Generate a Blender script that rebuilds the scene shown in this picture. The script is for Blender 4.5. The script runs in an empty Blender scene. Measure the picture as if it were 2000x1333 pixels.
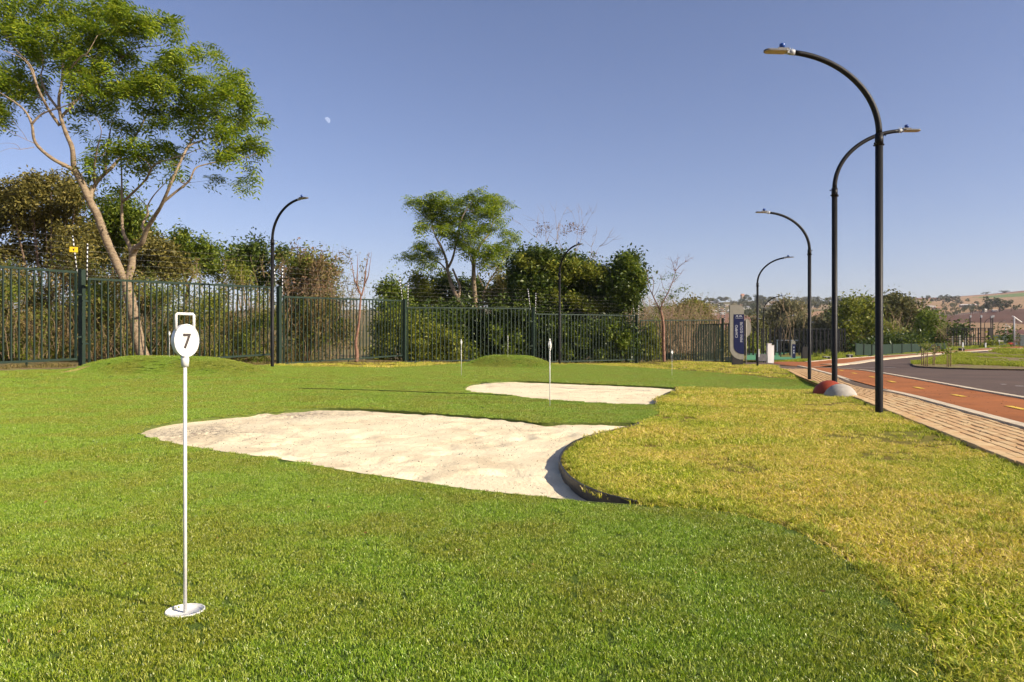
import bpy, math, random
import numpy as np
from mathutils import Vector, noise
from mathutils.geometry import delaunay_2d_cdt

# ------------------------------------------------------------------ camera, sky, sun, exposure
SC = bpy.context.scene
C = SC.collection
CAMH, F, HX, HY = 0.8, 1444.0, 1000.0, 676.0     # camera height (m), focal length and horizon in photo pixels
cam = bpy.data.cameras.new("camera"); cam_o = bpy.data.objects.new("camera", cam); C.objects.link(cam_o)
cam_o.location = (0, 0, CAMH); cam_o.rotation_euler = (math.radians(90), 0, 0)
cam.sensor_width = 36; cam.lens = 36 * F / 2000; cam.shift_y = (HY - 666.5) / 2000
cam.clip_start = 0.05; cam.clip_end = 20000
SC.camera = cam_o

SUN_AZ, SUN_EL = math.radians(26), math.radians(30)   # sun stands right of and a little behind the camera
sdir = Vector((math.cos(SUN_AZ) * math.cos(SUN_EL), -math.sin(SUN_AZ) * math.cos(SUN_EL), math.sin(SUN_EL)))
W = bpy.data.worlds.new("World"); SC.world = W; W.use_nodes = True
wn, wl = W.node_tree.nodes, W.node_tree.links
bg = wn["Background"]
sky = wn.new("ShaderNodeTexSky"); sky.sky_type = 'NISHITA'; sky.sun_disc = False
sky.sun_elevation = SUN_EL; sky.sun_rotation = math.radians(90) + SUN_AZ
sky.altitude = 600; sky.air_density = 1.0; sky.dust_density = 1.0; sky.ozone_density = 2.0
tint = wn.new("ShaderNodeMix"); tint.data_type = 'RGBA'; tint.blend_type = 'MULTIPLY'; tint.inputs[0].default_value = 1
tint.inputs[7].default_value = (1.08, 0.94, 1.05, 1)
wl.new(sky.outputs[0], tint.inputs[6]); wl.new(tint.outputs[2], bg.inputs[0])
bg.inputs[1].default_value = 0.082
sun = bpy.data.lights.new("sun", 'SUN'); sun.energy = 5.0; sun.angle = math.radians(0.5); sun.color = (1.0, 0.88, 0.70)
sun_o = bpy.data.objects.new("sun", sun); C.objects.link(sun_o)
sun_o.rotation_euler = (-sdir).to_track_quat('-Z', 'Y').to_euler()
SC.view_settings.view_transform = 'Standard'; SC.view_settings.look = 'None'
SC.view_settings.exposure = 0.70; SC.view_settings.gamma = 1.0
SC.render.engine = 'CYCLES'
SC.cycles.max_bounces = 6; SC.cycles.diffuse_bounces = 3; SC.cycles.glossy_bounces = 2
SC.cycles.transmission_bounces = 3; SC.cycles.transparent_max_bounces = 8
SC.cycles.use_denoising = True
SC.cycles.sample_clamp_indirect = 6
SC.cycles.use_light_tree = False

random.seed(7)
RNG = np.random.default_rng(11)

# ------------------------------------------------------------------ terrain function and projection helpers
def ss(a, b, x):
    t = np.clip((np.asarray(x, float) - a) / (b - a), 0, 1)
    return t * t * (3 - 2 * t)

def softp(v, k=3.0):
    v = np.asarray(v, float)
    return np.where(v > 12, v, k * np.log1p(np.exp(np.clip(v, -40, 30) / k)))

def mound(x, y, cx, cy, rx, ry, h):
    d = np.sqrt(((x - cx) / rx) ** 2 + ((y - cy) / ry) ** 2)
    return h * (1 - ss(0.25, 1.0, d))

def gz(x, y):
    x = np.asarray(x, float); y = np.asarray(y, float)
    e = (-.022 * np.clip(x, -14, 6) + .01) * (1 - ss(6, 9, x)) * ss(11, 18, y)
    r = x / np.maximum(y, 1.0)
    rise = ss(.44, .66, r) * .017 * softp(np.minimum(y, 65) - 22)
    fall = -(1 - ss(.33, .45, r)) * ss(.2, .3, r) * .0205 * softp(np.minimum(y, 75) - 34)
    m = mound(x, y, -8.35, 18.2, 2.9, 2.0, .34) + mound(x, y, -.05, 28.2, 2.15, 2.3, .42)
    return e + rise + fall + m

def P(px, py, D):
    return Vector(((px - HX) * D / F, D, CAMH - (py - HY) * D / F))

def G(px, py, far=400.0, dz=0.0):
    """point of the ground seen at a place of the photograph"""
    a = (px - HX) / F; b = (py - HY) / F
    D = 1.2; prev = 1.2
    while D < far:
        if CAMH - b * D <= float(gz(a * D, D)) + dz:
            lo, hi = prev, D
            for _ in range(20):
                m = (lo + hi) / 2
                if CAMH - b * m <= float(gz(a * m, m)) + dz: hi = m
                else: lo = m
            return Vector((a * hi, hi, float(gz(a * hi, hi))))
        prev = D; D *= 1.02
    return Vector((a * far, far, float(gz(a * far, far))))

def g2(px, py):
    v = G(px, py); return (v.x, v.y)

def smooth_line(pts, closed=True, sub=6):
    n = len(pts); out = []
    rng_ = range(n) if closed else range(n - 1)
    for i in rng_:
        p0 = pts[(i - 1) % n] if closed or i > 0 else pts[i]
        p1 = pts[i]; p2 = pts[(i + 1) % n]
        p3 = pts[(i + 2) % n] if closed or i + 2 < n else pts[i + 1]
        for k in range(sub):
            t = k / sub; t2 = t * t; t3 = t2 * t
            out.append(tuple(.5 * (2 * p1[j] + (p2[j] - p0[j]) * t + (2 * p0[j] - 5 * p1[j] + 4 * p2[j] - p3[j]) * t2 +
                             (3 * p1[j] - p0[j] - 3 * p2[j] + p3[j]) * t3) for j in range(2)))
    if not closed: out.append(tuple(pts[-1]))
    return out

def inside(xs, ys, poly):
    xs = np.asarray(xs); ys = np.asarray(ys); c = np.zeros(xs.shape, bool); n = len(poly)
    for i in range(n):
        x1, y1 = poly[i][0], poly[i][1]; x2, y2 = poly[(i + 1) % n][0], poly[(i + 1) % n][1]
        if y1 == y2: continue
        cond = ((y1 > ys) != (y2 > ys)) & (xs < (x2 - x1) * (ys - y1) / (y2 - y1) + x1)
        c ^= cond
    return c

# ------------------------------------------------------------------ objects
def tag(o, label=None, cat=None, group=None, kind=None):
    if label: o["label"] = label
    if cat: o["category"] = cat
    if group: o["group"] = group
    if kind: o["kind"] = kind
    return o

def link(name, me, mat=None, parent=None, loc=None):
    o = bpy.data.objects.new(name, me)
    if mat is not None and me is not None and len(me.materials) == 0:
        me.materials.append(mat)
    C.objects.link(o)
    if loc is not None: o.location = loc
    if parent is not None: o.parent = parent
    return o

def empty(name, label, cat, loc=(0, 0, 0), group=None, rz=0):
    o = bpy.data.objects.new(name, None); C.objects.link(o); o.location = loc
    o.rotation_euler = (0, 0, rz); o.empty_display_size = .2
    return tag(o, label, cat, group)

def copy_tree(o, parent=None):
    c = o.copy(); C.objects.link(c); c.parent = parent
    for ch in list(o.children): copy_tree(ch, c)
    return c

def np_mesh(name, co, faces, smooth=False):
    """co (N,3); faces (M,k) with one k"""
    me = bpy.data.meshes.new(name)
    co = np.ascontiguousarray(co, np.float32); faces = np.ascontiguousarray(faces, np.int32)
    m, k = faces.shape
    me.vertices.add(len(co)); me.vertices.foreach_set("co", co.ravel())
    me.loops.add(m * k); me.loops.foreach_set("vertex_index", faces.ravel())
    me.polygons.add(m); me.polygons.foreach_set("loop_start", np.arange(0, m * k, k, dtype=np.int32))
    me.polygons.foreach_set("loop_total", np.full(m, k, np.int32))
    if smooth: me.polygons.foreach_set("use_smooth", np.ones(m, bool))
    me.update(calc_edges=True); me.validate()
    return me

class MB:
    def __init__(s): s.v = []; s.f = []; s.sm = []
    def add(s, vs, fs, smooth=False):
        b = len(s.v); s.v += [tuple(v) for v in vs]; s.f += [tuple(i + b for i in f) for f in fs]
        s.sm += [smooth] * len(fs); return s
    def box(s, c, d, rz=0.0, M=None):
        hx, hy, hz = d[0] / 2, d[1] / 2, d[2] / 2; ca, sa = math.cos(rz), math.sin(rz); vs = []
        for z in (-hz, hz):
            for x, y in ((-hx, -hy), (hx, -hy), (hx, hy), (-hx, hy)):
                p = Vector((x, y, z)) if M is None else M @ Vector((x, y, z))
                vs.append((c[0] + p.x * ca - p.y * sa, c[1] + p.x * sa + p.y * ca, c[2] + p.z))
        return s.add(vs, [(3, 2, 1, 0), (4, 5, 6, 7), (0, 1, 5, 4), (1, 2, 6, 5), (2, 3, 7, 6), (3, 0, 4, 7)])
    def bar(s, a, b, w, t, up=(0, 0, 1)):
        a = Vector(a); b = Vector(b); d = (b - a).normalized(); u = Vector(up)
        if abs(d.dot(u)) > .99: u = Vector((0, 1, 0))
        sx = d.cross(u).normalized() * w / 2; sz = sx.cross(d).normalized() * t / 2
        vs = [a - sx - sz, a + sx - sz, a + sx + sz, a - sx + sz, b - sx - sz, b + sx - sz, b + sx + sz, b - sx + sz]
        return s.add(vs, [(0, 1, 2, 3), (7, 6, 5, 4), (0, 4, 5, 1), (1, 5, 6, 2), (2, 6, 7, 3), (3, 7, 4, 0)])
    def tube(s, pts, rad, n=6, cap=True, smooth=True):
        pts = [Vector(p) for p in pts]
        if isinstance(rad, (int, float)): rad = [rad] * len(pts)
        rings = []; ref = None
        for i, p in enumerate(pts):
            d = (pts[min(i + 1, len(pts) - 1)] - pts[max(i - 1, 0)])
            d = d.normalized() if d.length > 1e-9 else Vector((0, 0, 1))
            if ref is None:
                ref = Vector((1, 0, 0)) if abs(d.x) < .9 else Vector((0, 1, 0))
            a = (ref - d * ref.dot(d))
            a = a.normalized() if a.length > 1e-6 else d.orthogonal().normalized()
            ref = a; b = d.cross(a)
            rings.append([p + (a * math.cos(6.28318 * k / n) + b * math.sin(6.28318 * k / n)) * rad[i] for k in range(n)])
        vs = [v for r in rings for v in r]; fs = []
        for i in range(len(rings) - 1):
            for k in range(n):
                k2 = (k + 1) % n
                fs.append((i * n + k, i * n + k2, (i + 1) * n + k2, (i + 1) * n + k))
        s.add(vs, fs, smooth)
        if cap:
            b = len(s.v) - len(vs)
            s.f.append(tuple(b + k for k in range(n))[::-1]); s.sm.append(False)
            s.f.append(tuple(b + (len(rings) - 1) * n + k for k in range(n))); s.sm.append(False)
        return s
    def prism(s, poly, a, b, axis='y'):
        """poly 2D -> extruded from a to b along axis ('y': poly is x,z ; 'z': poly is x,y)"""
        n = len(poly)
        if axis == 'y': vs = [(p[0], a, p[1]) for p in poly] + [(p[0], b, p[1]) for p in poly]
        elif axis == 'x': vs = [(a, p[0], p[1]) for p in poly] + [(b, p[0], p[1]) for p in poly]
        else: vs = [(p[0], p[1], a) for p in poly] + [(p[0], p[1], b) for p in poly]
        fs = [tuple(range(n)), tuple(range(2 * n - 1, n - 1, -1))]
        fs += [(i, i + n, (i + 1) % n + n, (i + 1) % n) for i in range(n)]
        return s.add(vs, fs)
    def lathe(s, prof, n=24, c=(0, 0, 0)):
        vs = []; fs = []
        for (r, z) in prof:
            for k in range(n):
                a = 6.28318530718 * k / n; vs.append((c[0] + r * math.cos(a), c[1] + r * math.sin(a), c[2] + z))
        for i in range(len(prof) - 1):
            for k in range(n):
                k2 = (k + 1) % n; fs.append((i * n + k, i * n + k2, (i + 1) * n + k2, (i + 1) * n + k))
        return s.add(vs, fs, True)
    def mesh(s, name):
        me = bpy.data.meshes.new(name); me.from_pydata(s.v, [], s.f)
        me.polygons.foreach_set("use_smooth", s.sm); me.update(); return me
    def build(s, name, mat, parent=None, loc=None):
        return link(name, s.mesh(name), mat, parent, loc)

# ------------------------------------------------------------------ materials
def M(name, col=(.5, .5, .5), rough=.6, metal=0.0, spec=.5):
    m = bpy.data.materials.new(name); m.use_nodes = True
    b = m.node_tree.nodes["Principled BSDF"]
    b.inputs["Base Color"].default_value = (*col, 1); b.inputs["Roughness"].default_value = rough
    b.inputs["Metallic"].default_value = metal; b.inputs["Specular IOR Level"].default_value = spec
    return m

def nd(m, t, **kw):
    n = m.node_tree.nodes.new(t)
    for k, v in kw.items():
        if hasattr(n, k): setattr(n, k, v)
        else: n.inputs[k].default_value = v
    return n

def lk(m, a, b): m.node_tree.links.new(a, b)

def ramp(m, fac, stops, interp='LINEAR'):
    r = nd(m, "ShaderNodeValToRGB"); r.color_ramp.interpolation = interp
    while len(r.color_ramp.elements) < len(stops): r.color_ramp.elements.new(.5)
    for e, (p, c) in zip(r.color_ramp.elements, stops): e.position = p; e.color = (*c, 1)
    lk(m, fac, r.inputs[0]); return r.outputs[0]

def mix(m, fac, a, b, mode='MIX'):
    n = nd(m, "ShaderNodeMix", data_type='RGBA', blend_type=mode)
    if isinstance(fac, (int, float)): n.inputs[0].default_value = fac
    else: lk(m, fac, n.inputs[0])
    for s, v in ((6, a), (7, b)):
        if isinstance(v, tuple): n.inputs[s].default_value = (*v, 1)
        else: lk(m, v, n.inputs[s])
    return n.outputs[2]

def nz(m, scale, detail=3, rough=.6, vec=None, coord='world'):
    n = nd(m, "ShaderNodeTexNoise"); n.inputs["Scale"].default_value = scale
    n.inputs["Detail"].default_value = detail; n.inputs["Roughness"].default_value = rough
    if vec is None:
        if coord == 'world': vec = nd(m, "ShaderNodeNewGeometry").outputs["Position"]
        else: vec = nd(m, "ShaderNodeTexCoord").outputs["Object"]
    lk(m, vec, n.inputs["Vector"]); return n.outputs["Fac"]

def bump(m, fac, strength=.3, dist=.02):
    b = nd(m, "ShaderNodeBump"); b.inputs["Strength"].default_value = strength; b.inputs["Distance"].default_value = dist
    lk(m, fac, b.inputs["Height"]); lk(m, b.outputs[0], m.node_tree.nodes["Principled BSDF"].inputs["Normal"])

def base(m): return m.node_tree.nodes["Principled BSDF"].inputs["Base Color"]

def noisy(name, a, b, scale=8, rough=.7, bs=.3, bd=.01, spec=.4, metal=0.0, detail=4, coord='world'):
    m = M(name, a, rough, metal, spec)
    f = nz(m, scale, detail, coord=coord)
    lk(m, ramp(m, f, [(.3, a), (.7, b)]), base(m))
    if bs: bump(m, nz(m, scale * 3, 3, coord=coord), bs, bd)
    return m

def leaf_mat(name, cols, trans=.35, rough=.55, patch=None, pscale=.6, spec=.3, lo=.42):
    """colours vary from leaf to leaf; patch = second palette in soft patches"""
    m = M(name, cols[0], rough, 0, spec)
    g = nd(m, "ShaderNodeNewGeometry")
    n = len(cols); col = ramp(m, g.outputs["Random Per Island"], [(i / max(1, n - 1), c) for i, c in enumerate(cols)])
    if patch:
        n2 = len(patch); c2 = ramp(m, g.outputs["Random Per Island"], [(i / max(1, n2 - 1), c) for i, c in enumerate(patch)])
        f = nz(m, pscale, 4, .65)
        ff = ramp(m, f, [(lo, (0, 0, 0)), (lo + .16, (1, 1, 1))])
        col = mix(m, ff, col, c2)
    lk(m, col, base(m))
    p = m.node_tree.nodes["Principled BSDF"]; out = m.node_tree.nodes["Material Output"]
    t = nd(m, "ShaderNodeBsdfTranslucent"); lk(m, col, t.inputs[0])
    mx = nd(m, "ShaderNodeMixShader"); mx.inputs[0].default_value = trans
    lk(m, p.outputs[0], mx.inputs[1]); lk(m, t.outputs[0], mx.inputs[2]); lk(m, mx.outputs[0], out.inputs[0])
    return m

# ground
m_soil = noisy("soil", (.10, .06, .035), (.20, .13, .07), 3, .95, .5, .03)
m_litter = M("leaf_litter", (.2, .12, .05), .95)
lk(m_litter, mix(m_litter, ramp(m_litter, nz(m_litter, 2.2, 4), [(.4, (0, 0, 0)), (.62, (1, 1, 1))]),
   ramp(m_litter, nz(m_litter, 40, 3), [(.35, (.09, .05, .022)), (.65, (.26, .17, .075))]),
   ramp(m_litter, nz(m_litter, 40, 3), [(.35, (.10, .11, .02)), (.65, (.30, .25, .06))])), base(m_litter))
bump(m_litter, nz(m_litter, 30, 4), .8, .03)
def grass_sheet(name, c1, c2, c3, fine=60.0):
    m = M(name, c1, .9, 0, .2)
    a = ramp(m, nz(m, fine, 3), [(.35, c1), (.65, c2)])
    lk(m, mix(m, ramp(m, nz(m, 1.1, 4), [(.4, (0, 0, 0)), (.65, (1, 1, 1))]), a, c3), base(m))
    bump(m, nz(m, fine * 1.5, 2), .9, .015); return m
m_turf_s = grass_sheet("turf_backing", (.045, .08, .009), (.115, .175, .022), (.095, .145, .018), 90)
m_lawn_s = grass_sheet("lawn_soil", (.10, .075, .015), (.26, .20, .04), (.17, .17, .022), 70)
m_sand = M("bunker_sand", (.6, .52, .42), .95, 0, .2)
sa = ramp(m_sand, nz(m_sand, 1.6, 6, .7), [(.3, (.62, .50, .32)), (.5, (.82, .70, .47)), (.75, (.88, .78, .54))])
sb = ramp(m_sand, nz(m_sand, 160, 2, .8), [(.28, (.35, .27, .2)), (.42, (1, 1, 1))])
sdk = mix(m_sand, .55, sa, sb, 'MULTIPLY')
# damp leaf-strewn corner at the bunker's left end
sg = nd(m_sand, "ShaderNodeNewGeometry"); sx = nd(m_sand, "ShaderNodeSeparateXYZ"); lk(m_sand, sg.outputs["Position"], sx.inputs[0])
def mth(m, op, a, b=0.0, clamp=False):
    n = nd(m, "ShaderNodeMath", operation=op); n.use_clamp = clamp
    for i, v in enumerate((a, b)):
        if isinstance(v, (int, float)): n.inputs[i].default_value = v
        else: lk(m, v, n.inputs[i])
    return n.outputs[0]
e1 = mth(m_sand, 'ADD', mth(m_sand, 'ABSOLUTE', mth(m_sand, 'SUBTRACT', sx.outputs[0], -3.05)),
         mth(m_sand, 'ABSOLUTE', mth(m_sand, 'SUBTRACT', sx.outputs[1], 7.1)))
e2 = mth(m_sand, 'ADD', mth(m_sand, 'ABSOLUTE', mth(m_sand, 'SUBTRACT', sx.outputs[0], -2.55)),
         mth(m_sand, 'ABSOLUTE', mth(m_sand, 'SUBTRACT', sx.outputs[1], 8.9)))
near = mth(m_sand, 'MINIMUM', e1, e2)
dirt = mth(m_sand, 'MULTIPLY', mth(m_sand, 'SUBTRACT', 1.15, near, True), ramp(m_sand, nz(m_sand, 26, 5, .75), [(.42, (0, 0, 0)), (.62, (1, 1, 1))]))
lk(m_sand, mix(m_sand, mth(m_sand, 'MULTIPLY', dirt, 1.1, True), sdk, (.20, .15, .12)), base(m_sand))
bump(m_sand, nz(m_sand, 22, 5, .75), .55, .03)
m_asphalt = M("asphalt", (.06, .055, .055), .85, 0, .3)
ga = ramp(m_asphalt, nz(m_asphalt, 120, 3, .8), [(.3, (.070, .044, .032)), (.7, (.145, .100, .076))])
lk(m_asphalt, mix(m_asphalt, .5, ga, ramp(m_asphalt, nz(m_asphalt, .6, 5), [(.35, (.62, .62, .62)), (.65, (1.25, 1.2, 1.12))]), 'MULTIPLY'), base(m_asphalt))
bump(m_asphalt, nz(m_asphalt, 150, 2), .5, .006)
m_red = M("red_cycle_surface", (.4, .1, .05), .85, 0, .3)
gr = ramp(m_red, nz(m_red, 90, 3, .8), [(.3, (.27, .085, .018)), (.7, (.44, .155, .038))])
lk(m_red, mix(m_red, .8, gr, ramp(m_red, nz(m_red, .9, 6, .7), [(.3, (.60, .62, .66)), (.7, (1.18, 1.12, 1.08))]), 'MULTIPLY'), base(m_red))
bump(m_red, nz(m_red, 130, 2), .4, .005)
m_kerb = noisy("concrete_kerb", (.46, .38, .26), (.66, .56, .40), 6, .85, .3, .006)
m_paver = noisy("clay_paver", (.46, .28, .12), (.62, .41, .20), 5, .85, .4, .005)
m_paver2 = noisy("pale_clay_paver", (.50, .34, .16), (.66, .47, .24), 5, .85, .4, .005)
m_joint = noisy("joint_sand", (.09, .06, .04), (.16, .11, .07), 20, .95, .3)
m_yellow = noisy("yellow_road_paint", (.65, .40, .03), (.78, .52, .06), 14, .7, .1)
m_whitep = noisy("worn_white_paint", (.45, .4, .36), (.7, .66, .6), 14, .7, .1)
m_court = noisy("green_court_surface", (.05, .20, .09), (.09, .27, .12), 3, .8, 0)
# built things
m_white = noisy("white_plastic", (.66, .65, .62), (.76, .75, .72), 30, .35, .05, .001)
m_print = M("black_print", (.035, .022, .02), .6)
m_fence = noisy("green_painted_steel", (.008, .022, .013), (.014, .032, .019), 4, .7, .12, .003)
m_black = noisy("black_painted_steel", (.006, .006, .006), (.012, .011, .011), 5, .5, .06, .002, .22)
m_lens = noisy("tan_lamp_lens", (.36, .25, .11), (.50, .37, .19), 25, .4, .05)
m_grey = noisy("grey_cast_metal", (.30, .31, .32), (.45, .46, .47), 20, .5, .1, .002)
m_headm = noisy("dark_lamp_housing", (.10, .10, .10), (.16, .155, .15), 20, .5, .1, .002)
m_blue = M("blue_photocell", (.01, .06, .28), .3)
m_conc = noisy("pale_concrete", (.28, .26, .22), (.42, .385, .33), 9, .8, .35, .006)
m_redc = noisy("red_painted_concrete", (.22, .030, .010), (.32, .05, .018), 9, .6, .2, .004)
m_edge = noisy("black_plastic_edging", (.012, .012, .012), (.035, .033, .03), 20, .5, .3, .004)
m_navy = M("navy_sign_panel", (.008, .012, .055), .8, 0, .2)
m_sign = noisy("beige_sign_panel", (.20, .185, .15), (.25, .235, .19), 8, .6, .05)
m_dark = M("dark_plinth", (.018, .015, .014), .8)
m_letter = M("pale_lettering", (.45, .46, .50), .7)
m_wire = M("fence_wire", (.26, .26, .25), .6, .2)
m_rodw = M("white_rod", (.75, .75, .73), .5)
m_rodb = M("black_insulator", (.02, .02, .02), .5)
m_warn = M("yellow_warning_plate", (.75, .50, .01), .5)
m_house = [noisy("house_wall_white", (.55, .52, .48), (.7, .67, .62), .5, .8, 0), noisy("house_wall_tan", (.42, .30, .2), (.5, .38, .27), .5, .8, 0)]
m_roof = [noisy("clay_tile_roof", (.26, .12, .07), (.38, .19, .11), .7, .9, 0), noisy("pale_sheet_roof", (.5, .47, .43), (.62, .58, .52), .5, .7, 0)]
m_window = M("dark_window_glass", (.03, .035, .04), .2)
m_wood = noisy("stake_wood", (.22, .14, .08), (.36, .24, .14), 12, .85, .3)
m_hoard = noisy("green_mesh_screen", (.004, .018, .010), (.008, .030, .016), 3, .8, .2)
m_hoard2 = noisy("dark_blue_screen", (.018, .028, .032), (.03, .042, .046), 3, .75, .2)
# bark
def bark(name, a, b, c, scale=6):
    m = M(name, a, .85, 0, .2)
    co = nd(m, "ShaderNodeNewGeometry").outputs["Position"]
    mp = nd(m, "ShaderNodeMapping"); mp.inputs["Scale"].default_value = (1, 1, 2.4); lk(m, co, mp.inputs[0])
    f = nz(m, scale, 5, .7, mp.outputs[0]); f2 = nz(m, scale * 4, 3, .7, mp.outputs[0])
    c1 = ramp(m, f, [(.3, a), (.5, b), (.72, c)])
    lk(m, mix(m, .45, c1, ramp(m, f2, [(.35, (.55, .52, .5)), (.6, (1.1, 1.1, 1.1))]), 'MULTIPLY'), base(m))
    bump(m, f2, .5, .015); return m
m_bark = bark("pale_bark", (.13, .095, .06), (.28, .21, .14), (.36, .29, .18))
m_bark2 = bark("brown_bark", (.10, .065, .045), (.22, .15, .10), (.28, .20, .13))
m_twig = bark("dry_twig", (.13, .09, .05), (.26, .185, .11), (.36, .27, .17), 3)
m_twig_r = bark("reddish_twig", (.13, .065, .045), (.24, .13, .09), (.32, .20, .14), 5)
# leaves
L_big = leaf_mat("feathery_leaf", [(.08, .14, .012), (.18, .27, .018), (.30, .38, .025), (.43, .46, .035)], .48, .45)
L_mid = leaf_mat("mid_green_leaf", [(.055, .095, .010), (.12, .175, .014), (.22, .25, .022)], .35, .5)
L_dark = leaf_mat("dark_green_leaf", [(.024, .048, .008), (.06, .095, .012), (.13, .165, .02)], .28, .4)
L_olive = leaf_mat("olive_brown_leaf", [(.08, .08, .018), (.18, .16, .034), (.33, .27, .065)], .36, .6)
L_brush = leaf_mat("dry_brush_leaf", [(.08, .07, .016), (.18, .14, .035), (.32, .23, .08), (.13, .075, .03)], .3, .7,
                   [(.08, .13, .014), (.17, .22, .025), (.27, .29, .04)], .9)
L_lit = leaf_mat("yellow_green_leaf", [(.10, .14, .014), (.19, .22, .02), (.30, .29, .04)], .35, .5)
L_pink = leaf_mat("brown_seed_leaf", [(.18, .10, .05), (.26, .16, .09), (.10, .10, .03)], .3, .7)
L_grey = leaf_mat("grey_green_leaf", [(.11, .11, .045), (.19, .18, .08), (.30, .26, .12)], .35, .7)
L_far = leaf_mat("far_tree_leaf", [(.045, .058, .022), (.075, .09, .03), (.12, .12, .04)], .2, .8)
L_far2 = leaf_mat("far_yellow_tree_leaf", [(.08, .09, .025), (.13, .13, .035), (.19, .165, .05)], .2, .8)
B_turf = leaf_mat("turf_blade", [(.04, .09, .006), (.145, .27, .012), (.255, .40, .018), (.37, .49, .04), (.54, .62, .17)], .25, .35,
                  [(.05, .08, .006), (.165, .225, .010), (.285, .335, .020), (.42, .44, .04), (.54, .54, .18)], 1.2, spec=.5)
B_lawn = leaf_mat("lawn_blade", [(.09, .15, .010), (.28, .38, .015), (.48, .53, .028), (.68, .62, .07), (.86, .75, .28)], .32, .55,
                  [(.27, .29, .02), (.58, .53, .035), (.76, .63, .09), (.88, .71, .28), (.44, .28, .10)], .8, spec=.3, lo=.40)
B_dry = leaf_mat("dry_straw_blade", [(.14, .11, .03), (.26, .21, .06), (.40, .30, .12), (.13, .15, .03), (.10, .06, .03)], .3, .7)
B_weed = leaf_mat("verge_blade", [(.12, .18, .012), (.26, .33, .02), (.42, .44, .03), (.55, .50, .10)], .32, .6)

# ------------------------------------------------------------------ outlines of the course (world metres, from the photograph's ground points)
sand1_px = [(270, 843), (300, 831), (360, 821), (480, 811), (560, 803), (640, 798), (760, 802), (880, 810), (1000, 820), (1060, 826),
            (1140, 826), (1245, 828), (1205, 841), (1150, 855), (1118, 868), (1100, 885), (1093, 903), (1104, 926), (1130, 948), (1180, 970), (1244, 986),
            (1150, 981), (1060, 972), (960, 962), (880, 952), (790, 938), (700, 925), (620, 911), (540, 897), (470, 888), (400, 878), (330, 865), (285, 854)]
sand2_px = [(908, 757), (925, 750), (960, 746), (1010, 744.5), (1100, 748), (1200, 752), (1318, 758), (1300, 770), (1280, 782), (1278, 791),
            (1215, 790), (1150, 787), (1050, 780), (1000, 773), (940, 768), (915, 765)]
SAND1 = smooth_line([g2(*p) for p in sand1_px], True, 5)
SAND2 = smooth_line([g2(*p) for p in sand2_px], True, 4)
turf_right = [g2(*p) for p in [(1910, 1370), (1800, 1240), (1700, 1130), (1600, 1060), (1500, 1018), (1400, 998), (1320, 991), (1240, 985.5)]]
turf_right = smooth_line([(1.30, 1.0)] + turf_right, False, 4)
turf_mid = [g2(1050, 950), g2(1050, 850), g2(1200, 831)]
turf_m2 = smooth_line([g2(*p) for p in [(1246, 827), (1272, 816), (1288, 803), (1284, 793)]], False, 4)
turf_m3 = [g2(1240, 781), g2(1260, 764)]
turf_far = [g2(*p) for p in [(1325, 757), (1450, 761), (1560, 763), (1606, 761), (1612, 754), (1598, 746), (1500, 738), (1400, 728.5), (1300, 722), (1200, 716),
                             (1150, 713), (1110, 711.5)]]
TURF = turf_right + turf_mid + turf_m2 + turf_m3 + turf_far + [(2.4, 32.6), (.8, 32.6), (-2.0, 31.0), g2(850, 713.5), g2(800, 717), g2(760, 719),
        g2(700, 718), g2(620, 717), g2(560, 715.5), (-8.0, 23.2), (-9.9, 19.9), g2(150, 719.5), g2(75, 723), g2(0, 725.5), g2(-100, 729), (-15, 6), (-15, -3), (1.25, -3)]
U = Vector((.29, 1.0)).normalized(); V = Vector((U.y, -U.x))          # along and across the paved path
def lane(s0, y): return s0 + .29 * y                                  # x of a line parallel to the path
X_LAWN, X_KIN, X_KOUT = 3.39 - .29 * 4.89 - .03, 5.0 - .29 * 7.22, 7.15 - .29 * 9.24

def grow(poly, d):
    n = len(poly); out = []
    A = sum(poly[i][0] * poly[(i + 1) % n][1] - poly[(i + 1) % n][0] * poly[i][1] for i in range(n))
    s = 1 if A > 0 else -1
    for i in range(n):
        a = Vector(poly[i - 1]); b = Vector(poly[(i + 1) % n]); t = (b - a)
        t = t.normalized() if t.length > 1e-6 else Vector((1, 0))
        out.append((poly[i][0] + s * t.y * d, poly[i][1] - s * t.x * d))
    return out

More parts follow.
